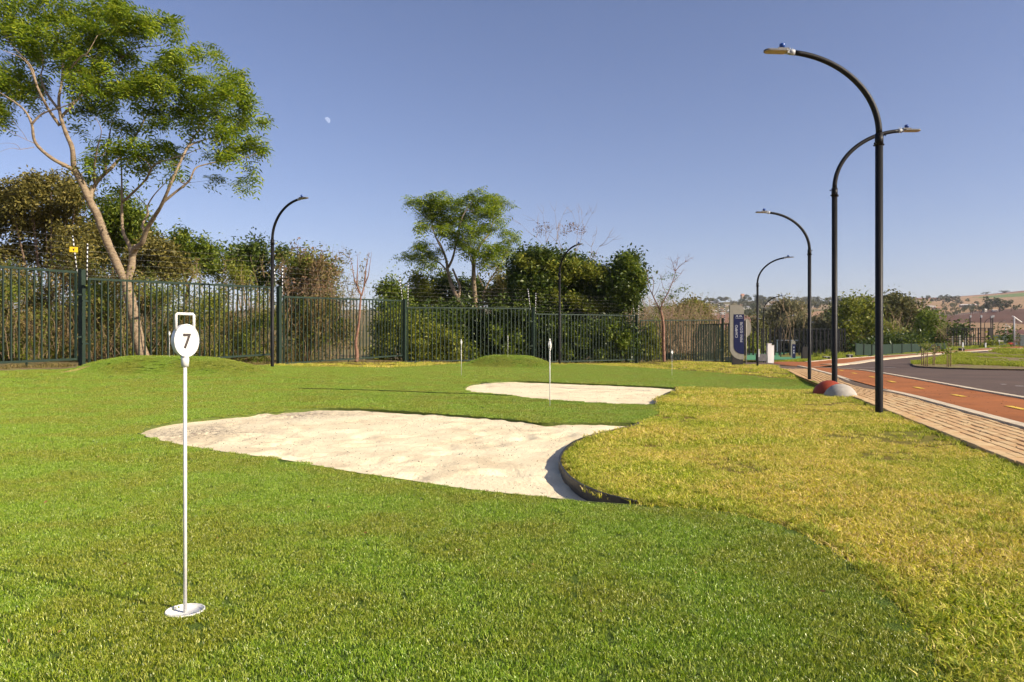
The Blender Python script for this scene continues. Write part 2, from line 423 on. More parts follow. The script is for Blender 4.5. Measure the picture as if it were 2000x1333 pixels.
def sheet(name, poly, mat, dz, step, kind='structure', holes=(), rough=None, extra=None, cut=None):
    xs = [p[0] for p in poly]; ys = [p[1] for p in poly]
    gx = np.arange(min(xs), max(xs), step); gy = np.arange(min(ys), max(ys), step)
    X, Y = np.meshgrid(gx, gy); X = X.ravel() + RNG.uniform(-.2, .2, X.size) * step; Y = Y.ravel() + RNG.uniform(-.2, .2, Y.size) * step
    k = inside(X, Y, poly)
    for h in holes: k &= ~inside(X, Y, h)
    pts = [Vector(p[:2]) for p in poly]; edges = [(i, (i + 1) % len(poly)) for i in range(len(poly))]
    for h in holes:
        b = len(pts); pts += [Vector(p[:2]) for p in h]; edges += [(b + i, b + (i + 1) % len(h)) for i in range(len(h))]
    pts += [Vector((a, b)) for a, b in zip(X[k], Y[k])]
    vo, _, fo, *_ = delaunay_2d_cdt(pts, edges, [], 0, 1e-5)
    v = np.array([(p[0], p[1]) for p in vo]); f = np.array([t for t in fo if len(t) == 3])
    c = v[f].mean(1); keep = inside(c[:, 0], c[:, 1], poly)
    for h in holes: keep &= ~inside(c[:, 0], c[:, 1], h)
    if cut is not None: keep &= ~inside(c[:, 0], c[:, 1], cut)
    f = f[keep]
    z = gz(v[:, 0], v[:, 1]) + dz
    if rough is not None: z = z + rough(v[:, 0], v[:, 1])
    a = v[f]; area = np.cross(a[:, 1] - a[:, 0], a[:, 2] - a[:, 0]); f[area < 0] = f[area < 0][:, ::-1]
    me = np_mesh(name, np.c_[v, z], f, True)
    o = link(name, me, mat); return tag(o, kind=kind)

def fbm(x, y, s, seed=0.0, oct=3):
    out = np.zeros(len(x))
    for i in range(len(x)):
        out[i] = noise.fractal(Vector((x[i] * s + seed, y[i] * s, seed)), 1.0, 2.0, oct)
    return out

# soil under everything near
def grid_ground():
    xs = np.r_[np.arange(-90, -20, 5), np.arange(-20, 60, 1.2), np.arange(60, 151, 5)]
    ys = np.r_[np.arange(-20, 0, 4), np.arange(0, 75, 1.2), np.arange(75, 146, 5)]
    X, Y = np.meshgrid(xs, ys); Z = gz(X, Y) - .16
    n, k = X.shape; idx = np.arange(n * k).reshape(n, k)
    f = np.stack([idx[:-1, :-1], idx[:-1, 1:], idx[1:, 1:], idx[1:, :-1]], -1).reshape(-1, 4)
    return tag(link("ground", np_mesh("ground", np.c_[X.ravel(), Y.ravel(), Z.ravel()], f, True), m_litter), kind='structure')
grid_ground()

# lawn: everything left of the pavers that is not turf or sand
LAWN = [(-16, -3), (lane(X_LAWN, -3), -3), (lane(X_LAWN, 27.2), 27.2)] + [g2(1512, 713.5), g2(1460, 712.5)] + \
       [(11.5, 40.5), (6.6, 38.2), (.9, 33.9), (-4.5, 30.6), (-7.7, 24.9), (-8.2, 21), (-8, 12), (-14, 4)]
sheet("lawn", LAWN, m_lawn_s, -.008, .3, holes=(SAND1, SAND2), cut=grow(TURF, -.5))
sheet("fence_verge", [(-6.6, 24.2), (-8.3, 22.6), (-10, 16), (-13, 8), (-22, 8), (-22, 40), (-2, 40), (-4.4, 30.9)], m_litter, -.014, .5, cut=grow(TURF, -.6))
sheet("artificial_turf", TURF, m_turf_s, .0, .2, holes=(SAND1, SAND2))
FOOT = [(random.uniform(-3.2, 1.6), random.uniform(4.6, 9.2), random.uniform(0, 3.14)) for _ in range(150)] + \
       [(random.uniform(-1, 3.2), random.uniform(10.4, 15.5), random.uniform(0, 3.14)) for _ in range(70)]
def sandz(x, y):
    z = 0.009 * fbm(x, y, 1.3, 3.1) + .007 * fbm(x, y, 5.0, 8.2)
    for fx, fy, a in FOOT:
        dx, dy = x - fx, y - fy; u = dx * math.cos(a) + dy * math.sin(a); w = -dx * math.sin(a) + dy * math.cos(a)
        q = (u / .15) ** 2 + (w / .07) ** 2
        z = z - .020 * np.exp(-q) + .007 * np.exp(-((np.sqrt(q) - 1.6) / .5) ** 2)
    return z
LOW1 = g2(1170, 962)
def sandz1(x, y): return sandz(x, y) - .022 * np.exp(-(((x - LOW1[0]) / .9) ** 2 + ((y - LOW1[1]) / .8) ** 2)) - .012 * (1 - ss(6.5, 8, y))
sheet("bunker_sand_near", grow(SAND1, .02), m_sand, -.026, .055, kind='structure', rough=sandz1)
sheet("bunker_sand_far", grow(SAND2, .02), m_sand, -.030, .09, kind='structure', rough=sandz)

def wall_strip(name, line, mat, z0, z1, th, closed=False, parent=None):
    mb = MB(); n = len(line); vs = []; fs = []
    for i, p in enumerate(line):
        a = Vector(line[(i - 1) % n] if closed or i > 0 else line[i]); b = Vector(line[(i + 1) % n] if closed or i < n - 1 else line[i])
        t = (b - a).normalized(); nn = Vector((t.y, -t.x)) * th / 2; g = float(gz(*p))
        for s_ in (-1, 1):
            for z in (z0, z1): vs.append((p[0] + nn.x * s_, p[1] + nn.y * s_, g + z))
    m = n if closed else n - 1
    for i in range(m):
        j = (i + 1) % n; A, B = i * 4, j * 4
        fs += [(A, B, B + 1, A + 1), (A + 1, B + 1, B + 3, A + 3), (A + 3, B + 3, B + 2, A + 2)]
    mb.add(vs, fs); return mb.build(name, mat, parent)

# black plastic edging on the lawn side of both bunkers, cut edge of the turf elsewhere
def arc(poly, a, b):
    """points of a closed polygon between the ones nearest a and nearest b (forwards)"""
    n = len(poly); ia = min(range(n), key=lambda i: (Vector(poly[i]) - Vector(a)).length); ib = min(range(n), key=lambda i: (Vector(poly[i]) - Vector(b)).length)
    out = [poly[ia]]
    while ia != ib: ia = (ia + 1) % n; out.append(poly[ia])
    return out
ed1 = arc(SAND1, g2(1245, 828), g2(1244, 986)); ed1b = arc(SAND1, g2(1244, 986), g2(1245, 828))
ed2 = arc(SAND2, g2(1318, 758), g2(1278, 791)); ed2b = arc(SAND2, g2(1278, 791), g2(1318, 758))
o = wall_strip("bunker_edging", ed1, m_edge, -.12, .018, .012); tag(o, "black plastic edging strip curving between the large near sand bunker and the yellow lawn", "edging")
o = wall_strip("bunker_edging", ed2, m_edge, -.12, .014, .012); tag(o, "short black edging at the right end of the farther sand bunker", "edging")
m_cut = noisy("cut_turf_edge", (.05, .075, .012), (.14, .18, .03), 60, .9, .5)
tag(wall_strip("turf_edge", ed1b, m_cut, -.12, .003, .012), kind='structure')
tag(wall_strip("turf_edge", ed2b, m_cut, -.12, .003, .012), kind='structure')
# dark seam where two turf rolls meet
seam = smooth_line([g2(*p) for p in [(1318, 757.5), (1400, 760), (1500, 762), (1600, 763)]], False, 3)
tag(wall_strip("turf_seam_and_shadow", seam, m_cut, -.02, .02, .03), kind='structure')

m_seam = M("painted_pole_shadow", (.03, .05, .012), .9)  # dark strip on the turf, standing in for the near lamp post's shadow
pole_shadow_line = smooth_line([g2(*p) for p in [(583, 760.5), (640, 761.8), (700, 763.4), (780, 766.2), (860, 769.5), (930, 771.5), (1000, 774.5)]], False, 4)
tag(wall_strip("turf_seam_and_shadow", pole_shadow_line, m_seam, -.02, .0225, .016), kind='structure')  # m_seam here is the painted lamp post shadow, not a turf seam
# ------------------------------------------------------------------ paths and roads
def px_poly(pts): return [g2(*p) for p in pts]
Y0, Y1 = 2.0, 27.0
RED = [(lane(X_KIN, Y0), Y0), (lane(X_KOUT, Y0), Y0), (lane(X_KOUT, 20.5), 20.5)] + \
      px_poly([(1690, 724.5), (1640, 720.5), (1600, 717), (1660, 711), (1720, 701), (1802, 693.5), (1880, 687.5), (1978, 681), (2100, 678.3),
               (2100, 677.0), (1946, 680), (1802, 691.3), (1723, 696), (1640, 702), (1560, 708), (1500, 704.5), (1470, 704.5), (1470, 706.5), (1500, 708), (1525, 713.5), (1560, 716.5), (1585, 720.5)]) + [(lane(X_KIN, 24.6), 24.6)]
sheet("cycle_path", RED, m_red, .012, .6)
ROAD = [(lane(X_KOUT, Y0) + .1, Y0), (40, Y0), (75, 20), (75, 60)] + px_poly([(2100, 678.8), (1978, 682.8), (1802, 696), (1720, 704.5), (1660, 712.5), (1625, 717.5), (1660, 720), (1700, 724)]) + \
       [(lane(X_KOUT, 20.3) + .1, 20.3)]
sheet("road", ROAD, m_asphalt, .004, .9)
DRIVE = px_poly([(1445, 712), (1462, 707), (1500, 708.5), (1528, 714), (1500, 713.6), (1470, 713)])
sheet("driveway", DRIVE, m_asphalt, .006, .6)
ISLAND = smooth_line(px_poly([(1785, 716), (1791, 708), (1829, 699.5), (1857, 696), (1934, 689.5), (2000, 684.5), (2120, 680), (2250, 700), (2250, 728),
                 (2000, 724.7), (1890, 722.5), (1813, 719.5)]), True, 3)
sheet("verge", ISLAND, m_litter, .05, .8)
tag(wall_strip("verge_kerb", ISLAND, m_joint, -.05, .05, .06, True), kind='structure')
FARV = px_poly([(1560, 707.3), (1640, 700.7), (1723, 695), (1802, 690.5), (1946, 679.3), (2100, 676.6)]) + [(75, 66), (40, 92), (24, 80)]
sheet("far_verge", FARV, m_turf_s, .0, 1.5)
FARL = px_poly([(1455, 704), (1500, 704.2), (1560, 707.3)]) + [(24, 80), (26, 100), (18, 85), (15.5, 60)]
sheet("far_verge_left", FARL, m_lawn_s, .0, 1.5)

def lane_strip(name, s0, w, z0, z1, ya, yb, mat, parent=None, n=30, px_tail=None):
    pts = [(lane(s0, ya + (yb - ya) * i / n), ya + (yb - ya) * i / n) for i in range(n + 1)]
    if px_tail: pts += [g2(*p) for p in px_tail]
    return wall_strip(name, pts, mat, z0, z1, w, False, parent)
tag(lane_strip("kerb_inner", X_KIN, .13, -.1, .030, Y0, 24.4, m_kerb, px_tail=[(1588, 721.5), (1560, 716)]), kind='structure')
tag(lane_strip("kerb_outer", X_KOUT, .12, -.1, .032, Y0, 20.4, m_kerb, px_tail=[(1690, 725), (1640, 720.8), (1590, 718)]), kind='structure')
tag(wall_strip("kerb_far", [g2(*p) for p in [(1612, 713.5), (1660, 711.8), (1720, 702.2), (1802, 694.4), (1880, 688.2), (1978, 681.6), (2100, 678.4)]], m_kerb, -.1, .035, .5), kind='structure')
tag(wall_strip("kerb_far_back", [g2(*p) for p in [(1575, 708), (1640, 701.6), (1723, 695.6), (1802, 691), (1946, 679.8), (2100, 677)]], m_kerb, -.1, .03, .25), kind='structure')
# yellow dashes
for yc in (9.35, 11.7, 14.1, 16.4, 18.6, 21.2, 23.6):
    a = Vector((lane(6.35 - .29 * 9.24, yc - .29), yc - .29)); b = Vector((lane(6.35 - .29 * 9.24, yc + .29), yc + .29))
    nn = V * .045; mb = MB()
    vs = [(*(a - nn), float(gz(*a)) + .019), (*(a + nn), float(gz(*a)) + .019), (*(b + nn), float(gz(*b)) + .019), (*(b - nn), float(gz(*b)) + .019)]
    mb.add(vs, [(0, 1, 2, 3)]); tag(mb.build("lane_dash", m_yellow), kind='structure')
# faint white marks on the asphalt
for a_, b_ in (((1650, 718.3), (1750, 719.3)), ((1955, 752), (1965, 752)), ((1983, 755.2), (2010, 756))):
    a = G(*a_); b = G(*b_); t = (b - a).normalized(); nn = Vector((-t.y, t.x, 0)) * .05
    mb = MB(); mb.add([a - nn + Vector((0, 0, .012)), b - nn + Vector((0, 0, .012)), b + nn + Vector((0, 0, .012)), a + nn + Vector((0, 0, .012))], [(0, 1, 2, 3)])
    tag(mb.build("road_mark", m_whitep), kind='structure')

# paved footpath: bricks laid in courses along the path
pave = tag(sheet("footpath", [(lane(X_LAWN, Y0), Y0), (lane(X_KIN, Y0), Y0), (lane(X_KIN, 24.4), 24.4)] + px_poly([(1560, 716.5), (1512, 713.8)]) +
                 [(lane(X_LAWN, 26), 26)], m_joint, -.004, .5), kind='structure')
NC = 9; wpath = (X_KIN - X_LAWN) * U.y - .05; cw = wpath / NC; bl = .20
bricks = []
for c in range(NC):
    s = 0
    off = (c % 2) * .5
    while s < 26:
        y = 2.4 + (s + off * bl) * U.y
        q = Vector((lane(X_LAWN, y), y)) + V * ((c + .5) * cw)
        bricks.append((q.y, q.x, c)); s += bl
bricks = [b for b in bricks if b[0] < 25.6 and (b[1] / b[0]) < .78]
bricks.sort()
mbr = MB(); hw, hl = cw / 2 - .0085, bl / 2 - .002
def brick_verts(t=.045, ch=.004):
    vs = []
    for z, e in ((-t, 0), (-ch, 0), (0, ch)):
        vs += [(-hw + e, -hl + e, z), (hw - e, -hl + e, z), (hw - e, hl - e, z), (-hw + e, hl - e, z)]
    fs = []
    for l in (0, 4):
        for i in range(4): fs.append((l + i, l + (i + 1) % 4, l + 4 + (i + 1) % 4, l + 4 + i))
    fs.append((8, 9, 10, 11)); return vs, fs
bv, bf = brick_verts(); mbr.add(bv, bf)
bm_a = mbr.mesh("brick"); bm_a.materials.append(m_paver)
bm_b = bm_a.copy(); bm_b.materials[0] = m_paver2
ang = -math.atan(.29); ca, sa_ = math.cos(ang), math.sin(ang); rest = MB()
for i, (y, x, c) in enumerate(bricks):
    z = float(gz(x, y)) + .012 + random.uniform(-.004, .003) + (.014 if c == 0 else 0)
    x += random.uniform(-.003, .003)
    if i < 300:
        o = link("brick", random.choice((bm_a, bm_b)), None, pave, (x, y, z)); o.rotation_euler = (random.uniform(-.012, .012), random.uniform(-.02, .02), ang + random.uniform(-.015, .015))
    else:
        rest.add([(x + p[0] * ca - p[1] * sa_, y + p[0] * sa_ + p[1] * ca, z + p[2]) for p in bv], bf)
tag(rest.build("brick_rows", m_paver, pave), kind='stuff')

# ------------------------------------------------------------------ far hills
def skyline(px):
    return np.interp(px, [-1200, 400, 900, 1300, 1380, 1480, 1560, 1640, 1700, 1760, 1850, 1930, 2000, 2300, 3200],
                     [612, 608, 603, 598, 592, 588, 587, 590, 588, 583, 581, 575, 568, 560, 560])
DH0, DH1 = 125.0, 1150.0
def hill_row(px, t):
    """photo row of the slope at share t of its (log) distance"""
    return 679 + (skyline(px) - 679) * (t ** .9)
def hill_pt(px, py):
    s = float(skyline(px)); t = np.clip((py - 679) / (s - 679), 0, 1) ** (1 / .9)
    D = DH0 * (DH1 / DH0) ** t; return P(px, py, D)
m_hill = M("hill_fields", (.2, .15, .1), .95, 0, .1)
at = nd(m_hill, "ShaderNodeAttribute", attribute_name="land")
hn = nz(m_hill, .02, 6, .7); hn2 = nz(m_hill, .15, 4, .8)
c_ = mix(m_hill, 1.0, at.outputs["Color"], ramp(m_hill, hn, [(.3, (.78, .78, .78)), (.7, (1.18, 1.15, 1.12))]), 'MULTIPLY')
lk(m_hill, mix(m_hill, 1.0, c_, ramp(m_hill, hn2, [(.3, (.75, .77, .8)), (.7, (1.2, 1.15, 1.1))]), 'MULTIPLY'), base(m_hill))
def build_hills():
    pxs = np.r_[np.arange(-1200, 600, 60), np.arange(600, 1360, 12), np.arange(1360, 2060, 2.5), np.arange(2060, 3200, 60)]
    ts = np.r_[np.linspace(0, 1, 110)]
    PX, T = np.meshgrid(pxs, ts); D = DH0 * (DH1 / DH0) ** T; PY = hill_row(PX, T)
    X = (PX - HX) * D / F; Z = CAMH - (PY - HY) * D / F
    col = np.zeros(PX.shape + (4,), np.float32); col[..., 3] = 1
    def paint(poly, c):
        k = inside(PX + RNG.uniform(-1, 1, PX.shape), PY + RNG.uniform(-.4, .4, PY.shape), poly); col[k, :3] = c
    col[..., :3] = (.15, .13, .055)
    paint([(1300, 600), (1300, 660), (1480, 660), (1480, 615), (1400, 612)], (.24, .13, .08))
    paint([(1445, 598), (1450, 616), (1480, 618), (1500, 612), (1500, 600)], (.16, .19, .045))
    paint([(1520, 630), (1560, 614), (1600, 608), (1660, 606), (1720, 612), (1740, 660), (1500, 664)], (.33, .205, .12))
    paint([(1480, 588), (1480, 606), (1700, 604), (1700, 588)], (.26, .19, .11))
    paint([(1600, 590), (1980, 560), (3200, 555), (3200, 612), (1850, 612), (1700, 600)], (.36, .235, .125))
    paint([(1700, 587), (1860, 577), (2000, 566), (3200, 556), (3200, 562), (2000, 571), (1880, 580), (1700, 592)], (.25, .12, .075))
    paint([(1895, 582), (1930, 579), (2000, 572), (3200, 563), (3200, 575), (2000, 579.5), (1930, 582.5)], (.14, .22, .06))
    paint([(1780, 650), (1815, 622), (1855, 615), (1900, 609), (1940, 605.5), (2000, 603.5), (3200, 598), (3200, 636), (2000, 633.5), (1950, 630.5), (1870, 631), (1820, 640)], (.125, .066, .045))
    paint([(1780, 668), (1800, 650), (1870, 631), (1950, 630.5), (2000, 633.5), (3200, 636), (3200, 668)], (.30, .20, .11))
    paint([(1950, 648), (1990, 644), (3200, 644), (3200, 654), (1960, 653)], (.135, .065, .055))
    # far side falls away
    n, k = PX.shape
    X2 = X[-1] * 1.25; Y2 = D[-1] * 1.25; Z2 = Z[-1] * .8
    co = np.c_[np.r_[X.ravel(), X2], np.r_[D.ravel(), Y2], np.r_[Z.ravel(), Z2]]
    # first row: skirt down
    co[:k, 2] -= 3
    colf = np.concatenate([col.reshape(-1, 4), col[-1]]); idx = np.arange((n + 1) * k).reshape(n + 1, k)
    f = np.stack([idx[:-1, :-1], idx[:-1, 1:], idx[1:, 1:], idx[1:, :-1]], -1).reshape(-1, 4)
    me = np_mesh("hills", co, f, True)
    a = me.color_attributes.new("land", 'FLOAT_COLOR', 'POINT'); a.data.foreach_set("color", colf.ravel())
    tag(link("hills", me, m_hill), kind='structure')
build_hills()

# moon
mm = M("moon_surface"); em = nd(mm, "ShaderNodeEmission"); em.inputs[1].default_value = 1.0
lk(mm, ramp(mm, nz(mm, .16, 3, coord='obj'), [(.35, (.27, .33, .49)), (.6, (.37, .43, .60))]), em.inputs[0])
lk(mm, em.outputs[0], mm.node_tree.nodes["Material Output"].inputs[0])
mo = MB(); Rm = 27.5; nseg = 24
vs = [(0, 0, 0)]; fs = []
out = []
for i in range(nseg + 1):
    a = math.pi * i / nseg
    out.append((Rm * math.sin(a), Rm * math.cos(a)))
inn = [(-Rm * .12 * math.sin(math.pi * i / nseg), Rm * math.cos(math.pi * i / nseg)) for i in range(nseg, -1, -1)]
mo.prism(out + inn[1:-1], -2, 2)
moon = mo.build("moon", mm, None, P(638.5, 236, 6000)); moon.rotation_euler = (0, math.radians(-38), 0)
tag(moon, "pale half moon in the blue sky right of the tall tree", "moon")

# ------------------------------------------------------------------ fence of green steel bars
PANELS = [(-60, 514.6, 714, 150, 530, 704), (172, 543, 717, 531, 560, 694), (553, 578.5, 712.5, 785, 586.5, 696),
          (795, 599.7, 708.3, 1035, 601.7, 702.5), (1046, 612.5, 709, 1238, 615.5, 704), (1250, 625, 711, 1405, 624.6, 705)]
HP = 2.37
fence = empty("steel_bar_fence", "long dark green steel bar fence stepping down behind the green, electric wires on top", "fence", (-4.5, 31, 0))
fence_inv = fence.matrix_world.inverted()
def fpart(name, mb, mat, parent=None, kind=None):
    o = mb.build(name, mat); p = parent or fence
    o.location = Vector((0, 0, 0)) - Vector((-4.5, 31, 0)) if p is fence else Vector((0, 0, 0))
    o.parent = p
    if kind: o["kind"] = kind
    return o
barmesh = {}
ends = []
for k, (xl, tl, bl_, xr, tr, br) in enumerate(PANELS):
    Dl = HP * F / (bl_ - tl); Dr = HP * F / (br - tr)
    A = P(xl, tl, Dl); B = P(xr, tr, Dr); L = (B - A).length
    d = (B - A).normalized(); up = Vector((0, 0, 1))
    fr = MB()
    fr.bar(A + Vector((0, 0, -.03)), B + Vector((0, 0, -.03)), .05, .06)
    fr.bar(A + Vector((0, 0, -HP + .03)), B + Vector((0, 0, -HP + .03)), .05, .06)
    for q, s_ in ((A, 1), (B, -1)):
        c = q + d * .03 * s_
        fr.bar(c + Vector((0, 0, -.06)), c + Vector((0, 0, -HP + .06)), .05, .05, (0, 1, 0))
        for h in (.62, 1.75):
            fr.bar(q + Vector((0, 0, -h)) - d * .16 * s_, q + Vector((0, 0, -h)), .04, .04)
    # little foot under the panel
    mid = A + (B - A) * .5
    if k not in (3,): fr.bar(mid + Vector((0, 0, -HP)), mid + Vector((0, 0, -HP - .22)), .04, .04, (0, 1, 0))
    frame = fpart("panel_frame", fr, m_fence)
    n = max(2, int(round(L / .19))); me = None
    for i in range(1, n):
        q = A + (B - A) * (i / n)
        if me is None:
            b_ = MB(); b_.bar((0, 0, 0), (0, 0, -(HP - .12)), .033, .030, (0, 1, 0)); me = b_.mesh("bar")
            me.materials.append(m_fence)
        o = link("bar", me, None, frame, q + Vector((0, 0, -.06))); o.rotation_euler = (0, 0, math.atan2(d.y, d.x))
    ends.append((A, B, d))
POSTS = [(160, 527, 719, 2.65), (545, 560.5, 714.5, 2.65), (790, 585, 710.5, 2.68), (1041, 600.5, 708, 2.62), (1243, 616, 711, 2.60), (1411.5, 622, 713, 2.66)]
wtops = []
for k, (px, t, b, h) in enumerate(POSTS):
    D = h * F / (b - t); p = P(px, t, D)
    mb = MB(); mb.bar(p, p - Vector((0, 0, h + .25)), .125, .125, (0.4, 1, 0)); mb.box(p + Vector((0, 0, .006)), (.135, .135, .012))
    fpart("post", mb, m_fence)
    # two striped rods of the electric fence, one leaning
    d0 = ends[k][2]; d1 = ends[k + 1][2] if k + 1 < len(ends) else ends[k][2]
    tops = []
    for s_, dd, zb, lean in ((-1, d0, ends[k][1].z, -.13), (1, d1, (ends[k + 1][0].z if k + 1 < len(ends) else ends[k][1].z - .1), .02)):
        q = Vector((p.x, p.y, 0)) + dd * .14 * s_; q.z = zb - .02
        top = q + Vector((lean * .9, 0, .98))
        rod = MB(); rod.tube([q, top], .016, 6); ro = fpart("electric_rod", rod, m_rodw)
        ins = MB()
        for i in range(8):
            c = q + (top - q) * (.08 + .12 * i); ins.tube([c, c + (top - q) * .055], .026, 6)
        fpart("insulator", ins, m_rodb, ro, "stuff")
        tops.append((q, top))
    wtops.append(tops)
mbw = []
first = (P(-60, 514, 17.4), P(-60, 514, 17.4) + Vector((-.1, 0, .98)))
spans = [(first, wtops[0][0])] + [(wtops[k][1], wtops[k + 1][0]) for k in range(len(POSTS) - 1)]
for (q0, t0), (q1, t1) in spans:
    for i in range(6):
        a = q0 + (t0 - q0) * (.12 + .168 * i); b = q1 + (t1 - q1) * (.12 + .168 * i)
        m_ = (a + b) / 2 - Vector((0, 0, .02)); w_ = MB(); w_.tube([a, m_, b], .0020, 3, False); fpart("wire", w_, m_wire)
# warning plate
q, t = wtops[0][0]; c = q + (t - q) * .62
mb = MB(); mb.box(c + Vector((0, -.03, 0)), (.20, .006, .14), .3); wp = fpart("warning_plate", mb, m_warn); wp["label"] = "small yellow warning plate on the striped rod"
mb = MB(); mb.prism([(c.x - .03, c.z + .05), (c.x + .005, c.z + .01), (c.x + .03, c.z + .05), (c.x + .01, c.z - .045), (c.x - .02, c.z + .0)], c.y - .040, c.y - .036)
fpart("warning_mark", mb, m_print, wp)

# second fence behind, seen end-on at the gate
g2f = empty("gate_fence", "lower dark green bar fence running behind the last panel by the entrance sign", "fence", (14, 50, 0))
def back_panel(pts, n, h, wbar):
    (xl, tl, Dl), (xr, tr, Dr) = pts; A = P(xl, tl, Dl); B = P(xr, tr, Dr)
    fr = MB(); fr.bar(A, B, .05, .05); fr.bar(A - Vector((0, 0, h)), B - Vector((0, 0, h)), .05, .05)
    f_ = fr.build("panel_frame", m_fence); f_.location = (-14, -50, 0); f_.parent = g2f
    b_ = MB(); b_.bar((0, 0, 0), (0, 0, -h), wbar, .03, (0, 1, 0)); me = b_.mesh("bar"); me.materials.append(m_fence)
    for i in range(n + 1): link("bar", me, None, f_, A + (B - A) * (i / n))
back_panel(((1304, 636, 47), (1428, 633, 44)), 26, 2.25, .07)
back_panel(((1256, 646, 52), (1304, 646, 50)), 9, 2.1, .04)
mb = MB(); p = P(1304, 634, 47); mb.bar(p, p - Vector((0, 0, 2.6)), .2, .2, (0, 1, 0)); o = mb.build("post", m_fence); o.location = (-14, -50, 0); o.parent = g2f

# ------------------------------------------------------------------ street lamps
def lamp_meshes():
    out = {}
    mb = MB(); mb.tube([(0, 0, -.3), (0, 0, 0), (0, 0, 3.25)], .043, 14); mb.lathe([(.043, 0), (.046, .0)], 14); out['pole'] = mb.mesh("pole")
    # sleeve and bolts
    mb = MB(); mb.lathe([(.044, 3.16), (.047, 3.16), (.047, 3.30), (.041, 3.30), (.041, 3.305)], 14)
    for z, a in ((3.18, .3), (3.18, 3.44), (3.275, 1.1), (3.275, 4.24), (3.18, 1.9), (3.275, 5.6)):
        d = Vector((math.cos(a), math.sin(a), 0)); mb.tube([d * .04 + Vector((0, 0, z)), d * .065 + Vector((0, 0, z))], .006, 6); mb.tube([d * .065 + Vector((0, 0, z)), d * .074 + Vector((0, 0, z))], .012, 6)
    out['clamp'] = mb.mesh("clamp_collar")
    mb = MB(); pts = []
    for i in range(25):
        t = i / 24; a = t * math.radians(84); pts.append((-1.04 * (1 - math.cos(a)) / (1 - math.cos(math.radians(84))), 0, 3.30 + .93 * math.sin(a) / math.sin(math.radians(84))))
    mb.tube(pts, [.036 - .006 * i / 24 for i in range(25)], 12); out['arm'] = mb.mesh("arm"); e = pts[-1]
    # luminaire
    mb = MB(); zc = e[2] + .012; rng_ = []
    for i in range(9): a = math.pi / 2 + math.pi * i / 8; rng_.append((e[0] - .30 + .055 * math.cos(a), .06 * math.sin(a)))
    for i in range(9): a = -math.pi / 2 + math.pi * i / 8; rng_.append((e[0] - .10 + .03 * math.cos(a), .06 * math.sin(a)))
    mb.prism(rng_, zc - .010, zc + .008, 'z'); mb.box((e[0] - .13, 0, zc + .020), (.13, .07, .022)); out['head'] = mb.mesh("lamp_head")
    mb = MB(); rr = [((x - (e[0] - .2)) * .95 + e[0] - .2, y * .92) for x, y in rng_]; mb.prism(rr, zc - .016, zc - .0105, 'z'); out['lens'] = mb.mesh("lamp_lens")
    mb = MB(); mb.tube([(e[0] + .01, 0, e[2]), (e[0] - .05, 0, e[2] + .004)], .033, 10); mb.box((e[0] - .055, 0, e[2] + .004), (.06, .055, .036))
    for q in (-.005, -.035): mb.tube([(e[0] + q, .012, e[2] + .03), (e[0] + q, .012, e[2] + .058)], .005, 5)
    out['bracket'] = mb.mesh("bracket")
    mb = MB(); mb.lathe([(.0, zc + .03), (.024, zc + .03), (.026, zc + .042), (.032, zc + .046), (.034, zc + .078), (.025, zc + .088), (0, zc + .089)], 14, (e[0] - .135, 0, 0)); out['cell'] = mb.mesh("photocell")
    for k, m in (('pole', m_black), ('clamp', m_black), ('arm', m_black), ('head', m_headm), ('lens', m_lens), ('bracket', m_grey), ('cell', m_blue)): out[k].materials.append(m)
    return out
LM = lamp_meshes()
def lamp(px, py, H, rz, label, D=None, z=None):
    if D is None: p = G(px, py)
    else: p = P(px, py, D)
    t = empty("street_lamp", label, "street lamp", p, "curved arm lamps around the green", rz)
    s_ = H / 4.26; t.scale = (s_, s_, s_)
    for k, nm in (('pole', 'pole'), ('clamp', 'clamp_collar'), ('arm', 'arm')): link(nm, LM[k], None, t)
    h = link("lamp_head", LM['head'], None, t)
    link("lamp_lens", LM['lens'], None, h); link("bracket", LM['bracket'], None, h); link("photocell", LM['cell'], None, h)
    return t
R_ = math.radians
lamp(1717, 808.5, 4.26, R_(4), "tallest nearest black lamp post, curved arm to the left, beside the brick path")
lamp(1630, 767.7, 4.5, R_(181), "black curved lamp post behind the concrete half balls, its arm reaching right", D=12.6)
lamp(1581, 742, 4.26, R_(3), "slim black lamp post beside the far end of the brick path, arm left")
lamp(1479.5, 716, 4.26, R_(145), "black curved lamp post right of the mini golf sign, arm to the right")
lamp(532, 715, 4.85, R_(145), "black curved lamp post in front of the fence on the left, arm to the right", D=22)
lamp(1093, 707, 5.3, R_(122), "black curved lamp post by the grass mound against the dark trees", D=34.3)
lamp(1491.5, 705, 4.26, R_(142), "thin distant lamp post right of the sign against the hillside town", D=49)
lamp(1525, 709.5, 4.26, R_(185), "small distant lamp post between the white pillar and the small sign", D=66)
lamp(1503, 703, 4.0, R_(10), "far lamp post with arm to the left, half hidden behind the thin distant lamp post", D=72)
lamp(1568.5, 702, 4.0, R_(184), "far lamp post close to the slim lamp post, arm to the right", D=80)
lamp(1640, 700, 4.2, R_(184), "faint far lamp post behind the court fence", D=82)

